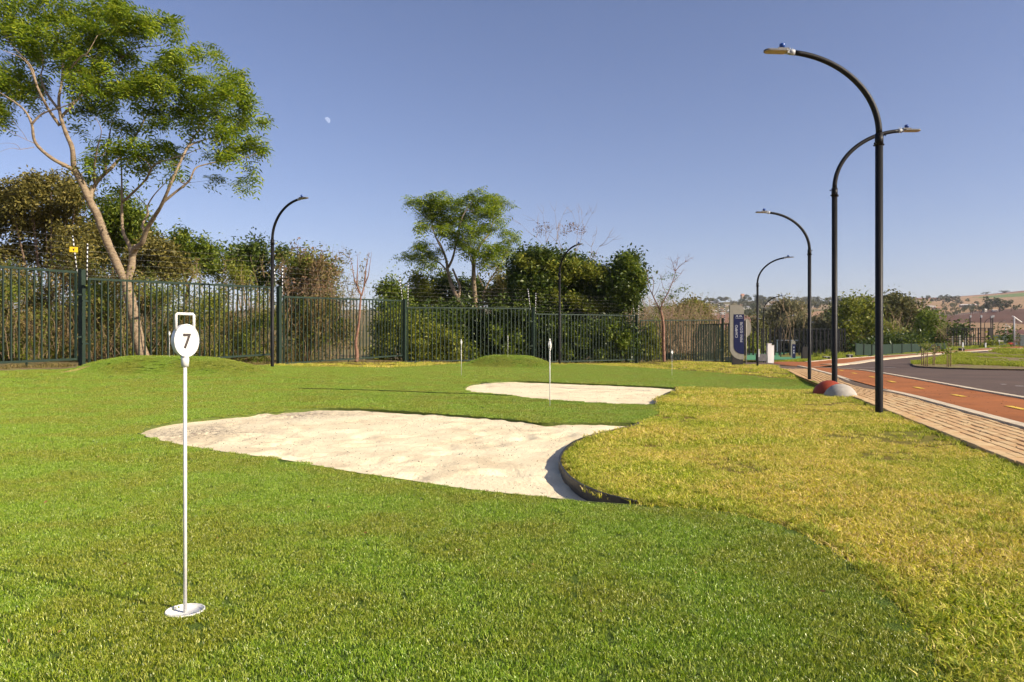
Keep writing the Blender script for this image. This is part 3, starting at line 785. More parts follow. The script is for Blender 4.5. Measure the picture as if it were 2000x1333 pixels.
# ------------------------------------------------------------------ golf flags, cup
def text_obj(name, s, size, mat, parent, M4, depth=.001, bold=0.0, spacing=1.0):
    cu = bpy.data.curves.new(name, 'FONT'); cu.body = s; cu.size = size; cu.extrude = depth; cu.align_x = 'CENTER'; cu.align_y = 'CENTER'
    cu.offset = bold; cu.space_character = spacing; cu.resolution_u = 3
    to = bpy.data.objects.new(name, cu); C.objects.link(to); bpy.context.view_layer.update()
    me = bpy.data.meshes.new_from_object(to.evaluated_get(bpy.context.evaluated_depsgraph_get())); C.objects.unlink(to); bpy.data.objects.remove(to)
    me.materials.clear(); me.materials.append(mat); o = link(name, me, None, parent); o.matrix_local = M4; return o
from mathutils import Matrix
def flag(label, loc, rz, num, H=.89, detail=True):
    t = empty("golf_flag", label, "golf flag", loc, "numbered putting green flags", rz)
    s_ = H / .89; t.scale = (s_, s_, s_)
    mb = MB(); mb.tube([(0, 0, -.03), (0, 0, .748)], .0054, 10); mb.build("pole", m_white, t)
    zc = .748 + .068
    mb = MB(); mb.tube([(0, 0, .738), (0, 0, .755), (0, 0, .772)], [.0105, .0115, .0115], 12); mb.tube([(0, 0, .768), (0, 0, .776)], [.0105, .010], 12); mb.build("socket", m_white, t)
    mb = MB(); n = 36
    pl = [(.0360 * math.sin(6.28318 * i / n), zc + .0485 * math.cos(6.28318 * i / n)) for i in range(n)]
    mb.prism(pl, -.012, .014); di = mb.build("number_disc", m_white, t)
    rim = MB(); ring = [(p[0] * .985, -.0115, zc + (p[1] - zc) * .985) for p in pl] + [(pl[0][0] * .985, -.0115, zc + (pl[0][1] - zc) * .985)]
    rim.tube(ring, .0022, 6, False); rim.build("disc_rim", m_white, di)
    mb = MB(); w, z0, z1 = .0265, zc + .028, zc + .080
    mb.tube([(-w, 0, z0), (-w, 0, z1 - .003), (-w + .003, 0, z1), (w - .003, 0, z1), (w, 0, z1 - .003), (w, 0, z0)], .0042, 8); mb.build("handle", m_white, t)
    if num:
        Mx = Matrix.Translation((0, -.0125, zc - .004)) @ Matrix.Rotation(R_(90), 4, 'X') @ Matrix.Diagonal((.88, 1.12, 1, 1))
        text_obj("numeral", num, .055, m_print, di, Mx, .0006, .0011)
    return t
fl = P(362, 1197, 0); D7 = CAMH * F / (1197 - HY); flag("white flag stick with the oval number 7 standing in the nearest hole", (((361.5 - HX) * D7 / F), D7, 0), R_(46), "7")
p = G(1074, 795); flag("thin white flag stick on the turf strip between the two sand bunkers", p, R_(74), "6", .885)
p = G(901, 735); flag("small white flag stick left behind the far sand bunker", p, R_(80), None, .92)
p = G(1312.5, 735); flag("small distant white flag stick right of the far bunker before the young brown tree", p, R_(20), None, .77)
p = P(331, 702, 17.6); p.z = float(gz(p.x, p.y)); flag("distant flag stick on the left grass mound behind the number 7 flag", p, R_(75), None, .62)
p = P(992, 700, 27.2); p.z = float(gz(p.x, p.y)); flag("grey marker stick on top of the far grass mound", p, R_(85), None, .80)
# the cup
cup = MB(); cup.lathe([(0.0005, -.005), (.052, -.005), (.052, .004), (.056, .004), (.056, -.03)], 36)
o = cup.build("golf_cup", m_white, None, ((361.5 - HX) * D7 / F, D7, .0055)); tag(o, "white plastic cup set in the turf round the foot of the number 7 flag", "golf cup")
o.rotation_euler = (0, 0, 0)
CUP = ((361.5 - HX) * D7 / F, D7)

# ------------------------------------------------------------------ concrete half balls
def halfball(name, p, r, mat, label, sq=1.0):
    mb = MB(); prof = [(r * math.cos(a), r * math.sin(a)) for a in [i * math.pi / 2 / 14 for i in range(15)]]
    mb.lathe([(r, -.08)] + prof[:-1] + [(0.0005, r)], 40); o = mb.build(name, mat, None, p); o.scale = (1, 1, sq); return tag(o, label, "bollard")
p = G(1643, 775); B1 = (p.x, p.y + .30)
pa = P(1641.5, 770, 11.8); B1 = (pa.x, pa.y)
halfball("half_ball_bollard", (pa.x, pa.y, -.065), .26, m_conc, "pale grey concrete half ball lying in the grass by the brick path", 1.0)
p2_ = P(1619.5, 768, 12.2)
halfball("half_ball_bollard", (p2_.x, 12.2, -.03), .262, m_redc, "red painted half ball just behind the pale grey one", 1.0)
B2 = (p2_.x, 12.2)

# ------------------------------------------------------------------ signs
def totem(px, top, bot, wpx, D, label, text=True):
    s_ = D / F; b = P(px, bot, D); H = (bot - top) * s_; w = wpx * s_
    t = empty("totem_sign", label, "sign", b)
    th = .14 * w / .6
    # bottom of the body curves from the left edge to the right
    zb = H * .147; poly = [(-w / 2, H), (w * .22, H)]
    for i in range(1, 8): a = math.pi / 2 * i / 7; poly.append((w * .22 + w * .28 * math.sin(a), H - w * .28 * (1 - math.cos(a)) * 1.3))
    poly.append((w / 2, zb * .62))
    for i in range(9): a = math.pi / 2 * i / 8; poly.append((w * .30 - w * .80 * math.sin(a), zb * .62 + w * .80 * (1 - math.cos(a))))
    mb = MB(); mb.prism(poly[::-1], -th / 2, th / 2); mb.build("sign_body", m_sign, t)
    x0 = -w / 2 + w * .27; zt = H - (H * .155); z1 = zb * .62 + w * .40; poly = [(x0, zt), (w / 2 - .004, zt), (w / 2 - .004, z1 - w * .02)]
    for i in range(9): a = math.pi / 2 * i / 8; poly.append((w * .44 - (w * .44 - x0) * math.sin(a), z1 - w * .02 + (w * .55) * (1 - math.cos(a))))
    mb = MB(); mb.prism(poly[::-1], -th / 2 - .012, -th / 2 - .001); pn = mb.build("sign_panel", m_navy, t)
    mb = MB(); mb.prism([(-w * .32, -.05), (w * .44, -.05), (w * .44, zb * .62 - .004), (w * .2, zb * .62 - .004), (-w * .02, zb * .8), (-w * .24, zb * 1.25), (-w * .32, zb * 1.45)], -th * .42, th * .42); mb.build("plinth", m_dark, t)
    yf = -th / 2 - .0135
    def R(x, z): return Matrix.Translation((x, yf, z)) @ Matrix.Rotation(R_(90), 4, 'X') @ Matrix.Rotation(R_(90), 4, 'Z')
    k = H / 2.55
    if text:
        text_obj("lettering", "CAMPO", .155 * k, m_letter, pn, R(w * .0 - .02 * k, H * .615 - .14 * k), .001, 0, 1.05)
        text_obj("lettering", "MINI GOLFE", .155 * k, m_letter, pn, R(w * .0 + .19 * k, H * .615 - .17 * k), .001, 0, 1.05)
        # logo of slanted strokes
        lg = MB(); cx = w * .16; zz = zt - .085 * k; h = .085 * k
        def stroke(xa, za, xb, zb2): lg.bar((xa, yf, za), (xb, yf, zb2), .018 * k, .002, (0, 1, 0))
        stroke(cx - .15 * k, zz - h / 2, cx - .11 * k, zz + h / 2); stroke(cx - .115 * k, zz + h / 2 - .006, cx - .06 * k, zz + h / 2 - .006)
        stroke(cx - .075 * k, zz - h / 2, cx - .075 * k, zz + h / 2)
        stroke(cx - .02 * k, zz - h / 2, cx + .02 * k, zz + h / 2); stroke(cx + .015 * k, zz + h / 2 - .006, cx + .07 * k, zz + h / 2 - .006)
        stroke(cx + .055 * k, zz - h / 2, cx + .055 * k, zz + h / 2); stroke(cx + .07 * k, zz + h / 2, cx + .12 * k, zz - h / 2)
        lg.build("logo", m_letter, pn)
        ln = MB(); ln.box((cx - .01, yf, zz - .085 * k), (.30 * k, .002, .008 * k)); ln.build("underline", m_letter, pn)
    else:
        for z in (H * .70, H * .55, H * .45):
            ln = MB(); ln.box((w * .12, yf, z), (.10 * k, .002, H * .07)); ln.build("lettering", m_letter, pn)
    return t
totem(1438.5, 596.5, 713, 27.5, 31.8, "tall totem sign with rounded corners and navy panel reading CAMPO MINI GOLFE")
totem(1549, 666, 708.5, 8.6, 60, "small distant totem sign with a blue panel beside the court fence", False)
# back of a round road sign on a pole
b = P(1457.5, 713, 33); t = empty("round_road_sign", "back of a round grey road sign on a thin pole right of the totem sign", "sign", b)
mb = MB(); mb.tube([(0, 0, -.2), (0, 0, 2.0)], .022, 8); mb.build("pole", m_conc, t)
mb = MB(); n = 28; cc = (.03, 1.66); mb.prism([(cc[0] + .155 + .0 - .155 + .205 * math.sin(6.28318 * i / n), cc[1] + .40 * math.cos(6.28318 * i / n) * 1.0) for i in range(n)], .026, .034); mb.build("disc", m_sign, t)
mb = MB(); mb.box((-.085, .0, 1.66), (.09, .02, .62)); mb.build("side_plate", m_dark, t)
# white pillars and cabinet
D_ = 40
for px, top, bot, w, lb in ((1502, 671, 706, 7.5, "taller white pillar beside the drive"), (1508, 674.5, 706.5, 5, "lower white pillar just right of the taller one"), (1480.5, 682, 694, 3.5, "small white post left of the grey low wall")):
    b = P(px, bot, D_ + (px > 1505) * .4); s_ = D_ / F; H = (bot - top) * s_; ww = w * s_
    t = empty("white_pillar", lb, "pillar", b)
    mb = MB(); mb.prism([(-ww / 2, -.1), (ww / 2, -.1), (ww / 2, H - .03), (-ww / 2, H - .03)], -.1, .1); mb.build("shaft", m_white, t)
    mb = MB(); mb.box((0, 0, H - .015), (ww * 1.15, .24, .03)); mb.build("cap", m_white, t)
b = P(1487, 706, 42); mb = MB(); mb.prism([(-.28, 0), (.25, 0), (.25, .38), (.2, .42), (-.22, .42), (-.28, .38)], -.1, .12); o = mb.build("low_wall", noisy("grey_render", (.10, .10, .10), (.16, .15, .15), 8), None, b); tag(o, "low grey wall left of the white pillars", "wall")

# ------------------------------------------------------------------ sports court beyond the drive
court = px_poly([(1450, 704), (1470, 686), (1640, 686), (1600, 701.5), (1540, 703)])
def quad_px(name, pts, mat, dz, D):
    mb = MB(); v = [P(*q) for q in pts]; v = [p + Vector((0, 0, dz)) for p in v]; mb.add(v, [tuple(range(len(v)))][::1]); return tag(mb.build(name, mat), kind='structure')
quad_px("sports_court", [(1456, 703.5, 55), (1600, 702, 55), (1640, 688, 98), (1462, 687, 98)], m_court, .0, 0)
quad_px("court_verge", [(1440, 705, 54), (1600, 703.2, 54), (1720, 697, 60), (1760, 683, 118), (1430, 684, 118)], m_lawn_s, -.03, 0)
cf = empty("court_fence", "tall black post fence round the green sports court beyond the drive", "fence", P(1560, 700, 58))
co_ = Vector(cf.location)
posts = [1455, 1463, 1471, 1479, 1488, 1497, 1505, 1513, 1522, 1531, 1543, 1552, 1561, 1570, 1577, 1586.5, 1594.5, 1602.5, 1610.5, 1617.5, 1624, 1637.5, 1644.5, 1650]
for i, px in enumerate(posts):
    D = 74 if px < 1575 else 66 + (px - 1575) * .14
    top = 642.5; bot = 700 if px < 1575 else 694 - (px - 1575) * .05
    a = P(px, top, D); b = P(px, bot, D); mb = MB(); mb.bar(a - co_, b - co_, .12, .12, (0, 1, 0)); o = mb.build("post", m_black, cf)
for y0, y1, th in ((642.5, 643, .07), (668, 668.5, .03), (692, 692, .04)):
    mb = MB(); mb.bar(P(1455, y0, 74) - co_, P(1575, y1, 74) - co_, .05, th); mb.build("rail", m_black, cf)
    mb = MB(); mb.bar(P(1575, y1, 66) - co_, P(1650, y1, 76.5) - co_, .05, th); mb.build("rail", m_black, cf)
# goal frame
gl = empty("goal_frame", "white goal frame on the green court behind the small sign", "goal", P(1540, 688, 88)); q = Vector(gl.location)
for a, b in (((1518, 665), (1518, 687)), ((1561, 665), (1561, 687)), ((1516.5, 665), (1562.5, 665))):
    mb = MB(); mb.bar(P(*a, 88) - q, P(*b, 88) - q, .1, .1, (0, 1, 0)); mb.build("goal_post", m_white, gl)
# dark cabinet on the verge
b = P(1571, 706, 52); mb = MB(); mb.prism([(-.18, 0), (.2, 0), (.2, .95), (.14, 1.02), (-.18, 1.02)], -.15, .15); o = mb.build("utility_cabinet", m_dark, None, b); tag(o, "narrow dark cabinet right of the small distant sign", "cabinet")
# concrete benches
for px, py, D, w, lb in ((1614, 702, 46, 12, "low concrete bench on the verge between two lamp posts"), (1659, 698.5, 48, 10, "low concrete bench right of the court fence"), (1878, 685.5, 52, 8, "small dark bench before the steel cage")):
    t = empty("bench", lb, "bench", P(px, py, D)); s_ = D / F
    mb = MB(); mb.box((0, 0, 5 * s_), (w * s_, .35, 1.2 * s_)); mb.build("seat", m_conc, t)
    for sx_ in (-1, 1):
        mb = MB(); mb.box((sx_ * w * s_ * .33, 0, 2.2 * s_), (w * s_ * .26, .3, 4.4 * s_)); mb.build("leg", m_dark, t)
    mb = MB(); mb.box((0, 0, 2.2 * s_), (w * s_ * .16, .25, 4.4 * s_)); mb.build("leg", m_white, t)
# green mesh hoarding
def hoard(pts, label, mat, n, cat="fence"):
    A0, B0, A1, B1 = pts; t = empty("screen_fence", label, cat, B0)
    q = Vector(B0)
    for i in range(n):
        a = A0.lerp(A1, i / n); b = B0.lerp(B1, i / n); c = A0.lerp(A1, (i + .96) / n); d = B0.lerp(B1, (i + .96) / n)
        mb = MB(); th = Vector((0, .03, 0)); vs = [b - q, d - q, c - q, a - q]; vs += [v + th for v in vs]
        mb.add(vs, [(0, 1, 2, 3), (7, 6, 5, 4), (0, 4, 5, 1), (1, 5, 6, 2), (2, 6, 7, 3), (3, 7, 4, 0)]); mb.build("panel", mat, t)
        mb = MB(); mb.bar(b - q + Vector((0, -.03, 0)), a - q + Vector((0, -.03, .05)), .06, .06, (0, 1, 0)); mb.build("post", m_fence, t)
hoard((P(1671, 671, 52), P(1671, 694, 52), P(1703, 673.5, 53), P(1703, 694.5, 53)), "see-through start of the green screen fence beside the bushes", m_hoard, 2)
hoard((P(1703, 673.5, 53), P(1703, 694.5, 53), P(1848, 670.5, 60), P(1848, 688, 60)), "long dark green screen fence below the trees beyond the road", m_hoard, 8)
hoard((P(1940, 655, 74), P(1940, 677.5, 74), P(2040, 653.5, 78), P(2040, 675, 78)), "dark blue screen fence at the far right edge beyond the cycle path", m_hoard2, 6)
# steel cage of the other court
cg = empty("court_cage", "dark steel cage of posts and rails beyond the road on the right", "sports cage", P(1890, 684, 66)); q = Vector(cg.location)
for px, top, bot, w in [(1850, 641, 681, .05), (1862, 642, 682, .04), (1868, 642, 682, .04), (1879, 642, 682, .05), (1884, 642, 682, .04), (1888, 642, 682, .08), (1897, 642, 681, .04), (1901, 641, 681, .05), (1905, 642, 681, .04), (1911, 642, 681, .08), (1916, 642, 680, .05), (1920, 642, 680, .04), (1924, 642, 680, .05), (1930, 641, 680, .06), (1938, 641, 680, .06)]:
    mb = MB(); mb.bar(P(px, top, 68) - q, P(px, bot, 68) - q, w, w, (0, 1, 0)); mb.build("post", m_black, cg)
for y_ in (641.5, 645, 660, 663, 674.5):
    mb = MB(); mb.bar(P(1848, y_, 68) - q, P(1938, y_, 68) - q, .05, .05); mb.build("rail", m_black, cg)
mb = MB(); mb.bar(P(1934.5, 642, 67.8) - q, P(1934.5, 679, 67.8) - q, .30, .1, (0, 1, 0)); mb.build("gate_column", m_dark, cg)
for px, top, bot in ((1861, 657, 677), (1874.5, 655, 676), (1886, 660, 676.5), (1902, 664, 671)):
    t = MB(); t.prism([(-.06, 0), (.06, 0), (.055, 1), (-.055, 1)], -.05, .05); o = t.build("pale_column", m_conc, None, P(px, bot, 70)); o.scale = (1, 1, (bot - top) * 70 / F)
    tag(o, {1861: "tall pale column at the left inside the steel cage", 1874.5: "second pale column inside the steel cage", 1886: "third pale column inside the steel cage", 1902: "short pale column at the right inside the steel cage"}[px], "column")
mb = MB(); a = P(1848, 684, 64); b = P(1890, 682, 66); mb.bar(a, b, .3, .28); o = mb.build("low_kerb_wall", m_conc, None); tag(o, "low pale wall at the foot of the steel cage", "wall")
# floodlight poles and street lights
for px, top, bot, lb in ((1894.5, 618, 683, "first floodlight pole of the court from the left"), (1915.5, 618, 681, "second floodlight pole of the court"), (1935.5, 619, 680, "third floodlight pole above the dark gate column"), (1939, 617.5, 680, "floodlight pole at the right end of the steel cage")):
    t = empty("floodlight_pole", lb, "floodlight", P(px, bot, 72)); H = (bot - top) * 72 / F
    mb = MB(); mb.tube([(0, 0, 0), (0, 0, H)], .05, 7); mb.build("pole", m_black, t)
    mb = MB(); mb.box((0.02, -.05, H - .02), (.13, .12, .20)); mb.box((0, 0, H - .14), (.2, .06, .03)); mb.build("floodlight", m_grey, t)
t = empty("street_light", "pale grey street light with a straight tilted arm at the right edge", "street light", P(1981, 677, 60)); s_ = 60 / F
mb = MB(); mb.tube([(0, 0, 0), (0, 0, 56 * s_)], [.07, .05], 8); mb.build("pole", m_grey, t)
mb = MB(); mb.tube([(-4 * s_, 0, 59 * s_), (0, 0, 57 * s_), (15 * s_, 0, 47 * s_)], .05, 6); mb.build("arm", m_white, t)
t = empty("street_light", "smaller faint street light left of the pale grey one", "street light", P(1964, 672, 90)); s_ = 90 / F
mb = MB(); mb.tube([(0, 0, 0), (0, 0, 34 * s_)], .05, 6); mb.build("pole", m_grey, t)
mb = MB(); mb.tube([(0, 0, 38 * s_), (9 * s_, 0, 32 * s_)], .06, 6); mb.build("arm", m_white, t)
lamp(1949, 677, 3.3, R_(186), "faint curved lamp post right of the steel cage", D=95)
lamp(1923, 679, 3.0, R_(186), "faint curved lamp post inside the right end of the steel cage", D=75)
t = empty("name_sign", "small white sign on a post before the dark blue screen", "sign", P(1952, 677, 62)); s_ = 62 / F
mb = MB(); mb.tube([(0, 0, 0), (0, 0, 12 * s_)], .025, 6); mb.build("post", m_grey, t)
mb = MB(); mb.box((3 * s_, -.03, 10.5 * s_), (9 * s_, .02, 1 * s_)); mb.box((-1 * s_, -.03, 11 * s_), (2.4 * s_, .02, 3 * s_)); mb.build("sign_board", m_white, t)
for px, py, lb in ((1925, 680, "white marker post at the right of the steel cage"), (1880.5, 679, "thin white marker post before the steel cage")):
    mb = MB(); mb.prism([(-.05, 0), (.05, 0), (.045, .4), (0, .43), (-.045, .4)], -.04, .04); tag(mb.build("marker_post", m_white, None, P(px, py, 62)), lb, "marker post")
# small red car far right
t = empty("parked_car", "small red car half hidden behind the verge at the far right", "car", P(1973, 673.5, 73)); s_ = 73 / F
mb = MB(); mb.prism([(-.24, .03), (.24, .03), (.25, .14), (.13, .17), (.07, .25), (-.10, .25), (-.16, .17), (-.25, .14)], -.12, .12); mb.build("body", M("red_car_paint", (.5, .02, .015), .3), t)
mb = MB(); mb.prism([(.055, .235), (.11, .175), (-.13, .175), (-.09, .235)], -.124, .124); mb.build("window", m_window, t)
for x in (-.15, .15):
    mb = MB(); mb.prism([(x + .05 * math.cos(a), .05 + .05 * math.sin(a)) for a in [i * .5236 for i in range(12)]], -.125, .125); mb.build("wheel", m_dark, t)

# ------------------------------------------------------------------ vegetation
def rand_unit(n, rng):
    v = rng.normal(size=(n, 3)); return v / np.linalg.norm(v, axis=1, keepdims=True)
def leaf_mesh(name, c, size, rng, aspect=.45, droop=.3, upb=.6):
    """one pointed four-cornered leaf at every place c"""
    n = len(c); size = np.broadcast_to(size, (n,))[:, None] * rng.uniform(.65, 1.35, (n, 1))
    a = rand_unit(n, rng); a[:, 2] = a[:, 2] * .6 - droop; a /= np.linalg.norm(a, axis=1, keepdims=True)
    nn = rand_unit(n, rng); nn[:, 2] += upb; b = np.cross(nn, a); b /= np.maximum(np.linalg.norm(b, axis=1, keepdims=True), 1e-6)
    up = np.cross(a, b)
    p0 = c - a * size * .5; p2 = c + a * size * .5 - np.array([0, 0, 1]) * size * .06
    p1 = c + b * size * aspect * .5 + up * size * .08; p3 = c - b * size * aspect * .5 + up * size * .08
    co = np.stack([p0, p1, p2, p3], 1).reshape(-1, 3); f = np.arange(4 * n).reshape(n, 4)
    return np_mesh(name, co, f)
def pinnate_mesh(name, c, size, rng, k=5):
    """sprays of 2k+1 narrow leaflets along a drooping stalk"""
    n = len(c); S = np.broadcast_to(size, (n,)) * rng.uniform(.7, 1.3, n)
    a = rand_unit(n, rng); a[:, 2] = a[:, 2] * .5 - .15; a /= np.linalg.norm(a, axis=1, keepdims=True)
    nn = rand_unit(n, rng) * .6; nn[:, 2] += 1; b = np.cross(nn, a); b /= np.linalg.norm(b, axis=1, keepdims=True)
    cos = []
    for i in range(k):
        t = (i + .5) / k
        base_ = c + a * (S * (t - .3))[:, None] - np.array([0, 0, 1]) * (S * .35 * t * t)[:, None]
        ll = S * (.42 - .18 * t)
        for s_ in (-1, 1):
            d = b * s_ + a * .45; d[:, 2] -= .25; d /= np.linalg.norm(d, axis=1, keepdims=True)
            e = a * .5 - b * s_ * .2
            w = S * .085
            cos.append(np.stack([base_, base_ + d * (ll * .5)[:, None] + e * w[:, None], base_ + d * ll[:, None], base_ + d * (ll * .5)[:, None] - e * w[:, None]], 1))
    co = np.concatenate(cos, 0).reshape(-1, 3); f = np.arange(len(co)).reshape(-1, 4)
    return np_mesh(name, co, f)
def in_ell(n, rng, hollow=.35):
    v = rand_unit(n, rng); r = rng.uniform(hollow ** 3, 1, n) ** (1 / 3); return v * r[:, None]
def crown_points(ells, D, dens, sub, sig, rng, dj=0.0, flat=1.0):
    """ells: (px,py,rx,ry[,dD]) in photo pixels at depth D -> leaf centres and sub-clump centres"""
    P_ = []; Sc = []
    for e in ells:
        px, py, rx, ry = e[:4]; d = D + (e[4] if len(e) > 4 else rng.uniform(-dj, dj))
        c = np.array(P(px, py, d)); R = np.array([rx, (rx + ry) * .5, ry]) * d / F
        ns = max(3, int(sub * rx * ry / 400.0 + .5)); k = in_ell(ns, rng, .25) * R + c; Sc.append(k)
        n = int(dens * rx * ry); w = rng.integers(0, ns, n)
        s_ = sig * rng.uniform(.6, 1.25, ns)
        off = rng.normal(size=(n, 3)) * s_[w][:, None]; off[:, 2] *= flat
        P_.append(k[w] + off)
    return np.concatenate(P_), np.concatenate(Sc)
def limb_tubes(mb, limbs, D, seg=6):
    """limbs: list of (polyline of (px,py,dD), r0, r1); returns world nodes with radii"""
    nodes = []
    for pts, r0, r1 in limbs:
        w = [P(p[0], p[1], D + p[2]) for p in pts]
        # smooth in 3D
        out = []
        for i in range(len(w) - 1):
            a0 = w[max(i - 1, 0)]; a1 = w[i]; a2 = w[i + 1]; a3 = w[min(i + 2, len(w) - 1)]
            for k in range(4):
                t = k / 4; out.append(.5 * (2 * a1 + (a2 - a0) * t + (2 * a0 - 5 * a1 + 4 * a2 - a3) * t * t + (3 * a1 - a0 - 3 * a2 + a3) * t ** 3))
        out.append(w[-1]); n = len(out)
        r1 = r1 * .42 if r1 <= .05 else r1; rad = [r0 + (r1 - r0) * (i / (n - 1)) ** .9 for i in range(n)]
        rad = [r * (1 + .05 * math.sin(i * 2.1 + r0 * 50)) for i, r in enumerate(rad)]
        mb.tube(out, rad, seg); nodes += list(zip(out, rad))
    return nodes
def twigs(mb, nodes, targets, rng, r=.02, seg=4, maxl=6.0, sag=.12):
    """curved twigs from the nearest limb to the clumps; later twigs may start on earlier ones"""
    N = [tuple(p) for p, _ in nodes]; Rr = [q for _, q in nodes]
    arr = np.array(N); tt = sorted(range(len(targets)), key=lambda i: float(np.min(np.linalg.norm(arr - targets[i], axis=1))))
    for i in tt:
        t = targets[i]; dd = np.linalg.norm(arr - t, axis=1); dd = dd + np.where(arr[:, 2] > t[2] + .1, .8, 0); j = int(np.argmin(dd))
        if dd[j] > maxl: continue
        a = Vector(arr[j]); b = Vector(t); L = (b - a).length
        if L < .05: continue
        off = Vector(rng.normal(size=3)) * L * .10; m1 = a.lerp(b, .35) + off + Vector((0, 0, -L * sag)); m2 = a.lerp(b, .7) + off * .6 + Vector((0, 0, -L * sag * .4))
        r0 = min(Rr[j] * .8, r * (1 + L * .35)); r1 = r0 * .35
        pts = [a, m1, m2, b]; rad = [r0, r0 * .75, r0 * .55, r1]
        mb.tube(pts, rad, seg, False)
        arr = np.vstack([arr, [tuple(m1), tuple(m2), tuple(b)]]); Rr += rad[1:]
def tree(name, label, cat, base_px, D, limbs, ells, leafm, barkm, dens=2.0, sub=6, sig=.3, leaf=.1, pin=False, rng=None, dj=1.0, tw=.02, aspect=.45, group=None, flat=1.0, seg=7, droop=.3, zb=None):
    rng = rng or np.random.default_rng(abs(hash_(label)))
    b = P(base_px[0], base_px[1], D); t = empty(name, label, cat, b, group)
    mb = MB(); nodes = limb_tubes(mb, limbs, D, seg)
    pts = None
    if ells:
        pts, subs = crown_points(ells, D, dens, sub, sig, rng, dj, flat)
        if nodes: twigs(mb, nodes, subs, rng, tw)
    me = mb.mesh("trunk"); me.transform(Matrix.Translation(-b)); link("trunk", me, barkm, t)
    if pts is not None:
        me = pinnate_mesh("crown", pts, leaf, rng) if pin else leaf_mesh("crown", pts, leaf, rng, aspect, droop)
        me.transform(Matrix.Translation(-b)); link("crown", me, leafm, t)
    return t
def hash_(s):
    h = 7
    for ch in s: h = (h * 31 + ord(ch)) % 2147483647
    return h

# the big tree behind the fence on the left
DT = 23.0
big_limbs = [
 ([(290, 722, 0), (272, 672, 0), (262, 620, 0), (252, 575, 0), (244, 548, 0)], 0.1860, 0.1481),
 ([(290, 722, .1), (300, 735, .2)], 0.1378, 0.0689),
 ([(246, 556, 0), (228, 515, -.2), (205, 462, -.5), (190, 420, -.7), (178, 398, -.8), (162, 362, -.9), (144, 328, -1.0)], 0.1309, 0.0930),
 ([(144, 330, -1), (141, 290, -1.2), (129, 261, -1.3), (118, 226, -1.4), (115, 192, -1.4), (121, 156, -1.2), (121, 100, -1), (106, 55, -.8)], 0.0792, 0.0310),
 ([(146, 334, -1), (132, 326, -1.2), (99, 308, -1.5), (69, 279, -1.8), (62, 243, -2), (48, 216, -2), (20, 194, -2.2), (-20, 170, -2.5)], 0.0689, 0.0276),
 ([(62, 243, -2), (84, 222, -2), (129, 207, -2.2), (150, 195, -2.2)], 0.0344, 0.0138),
 ([(117, 246, -1.3), (94, 213, -1.6), (72, 168, -2), (60, 129, -1.4), (24, 90, -.8), (0, 50, -.4)], 0.0482, 0.0207),
 ([(72, 168, -2), (50, 120, -2.4), (5, 98, -3)], 0.0276, 0.0103),
 ([(114, 214, -1.4), (90, 180, -.8), (80, 150, -.4), (84, 120, 0), (70, 60, .3)], 0.0413, 0.0172),
 ([(121, 156, -1.2), (156, 113, -1.5), (170, 105, -1.6), (190, 70, -1.6)], 0.0344, 0.0138),
 ([(120, 228, -1.4), (132, 216, -1), (165, 180, -.6), (200, 145, -.4), (224, 128, -.2), (261, 96, 0), (318, 88, .3), (340, 66, .4)], 0.0448, 0.0124),
 ([(170, 178, -.6), (176, 150, -.2), (185, 120, .2), (210, 90, .5)], 0.0276, 0.0103),
 ([(176, 390, -.8), (180, 373, -.6), (194, 350, -.3), (222, 324, 0), (248, 290, .4), (262, 270, .6), (280, 238, .9), (300, 204, 1.1), (342, 152, 1.3), (370, 128, 1.4)], 0.0723, 0.0207),
 ([(206, 338, -.2), (207, 318, .3), (211, 284, .6), (217, 249, .8), (230, 215, 1)], 0.0482, 0.0207),
 ([(186, 362, -.5), (184, 330, -1), (190, 290, -1.4), (198, 256, -1.8), (186, 228, -2)], 0.0344, 0.0103),
 ([(248, 552, 0), (257, 522, 0), (259, 500, 0), (266, 482, -.2)], 0.1137, 0.0964),
 ([(258, 500, 0), (251, 477, .2), (240, 452, .3), (238, 408, .3), (238, 388, .3), (237, 324, .4), (232, 290, .4)], 0.0689, 0.0344),
 ([(240, 394, .3), (252, 384, .1), (284, 352, -.4), (300, 324, -.8), (330, 312, -1.1), (362, 302, -1.4), (390, 290, -1.6)], 0.0448, 0.0151),
 ([(264, 486, -.2), (278, 474, -.4), (286, 450, -.6), (302, 423, -.9), (316, 400, -1.2), (336, 354, -1.5), (364, 292, -1.2), (390, 252, -.4), (411, 222, .3), (432, 190, .8)], 0.0861, 0.0241),
 ([(366, 288, -1.2), (384, 278, -.9), (417, 268, -.6), (445, 250, -.4)], 0.0310, 0.0124),
 ([(318, 396, -1.2), (340, 378, -1.2), (369, 354, -1.2), (381, 330, -1.1), (400, 322, -1), (430, 316, -.9), (468, 312, -.7), (500, 300, -.6)], 0.0413, 0.0082),
 ([(284, 455, -.6), (278, 440, -.2), (289, 418, .2), (288, 404, .3), (302, 380, .5), (330, 351, .9), (352, 330, 1.2)], 0.0448, 0.0138),
 ([(288, 404, .3), (270, 385, .2), (258, 372, .2), (236, 366, .2), (215, 345, .2)], 0.0138, 0.0055),
 ([(69, 281, -1.8), (40, 268, -2.2), (18, 256, -2.5), (-5, 250, -2.6)], 0.0097, 0.0034),
 ([(66, 288, -1.8), (40, 292, -2.2), (20, 290, -2.4), (-8, 300, -2.6)], 0.0110, 0.0034),
 ([(52, 272, -2), (42, 256, -2.1), (30, 244, -2.2), (24, 234, -2.2)], 0.0069, 0.0028),
 ([(40, 292, -2.2), (30, 282, -2.3), (8, 280, -2.4), (-10, 285, -2.4)], 0.0069, 0.0028),
]
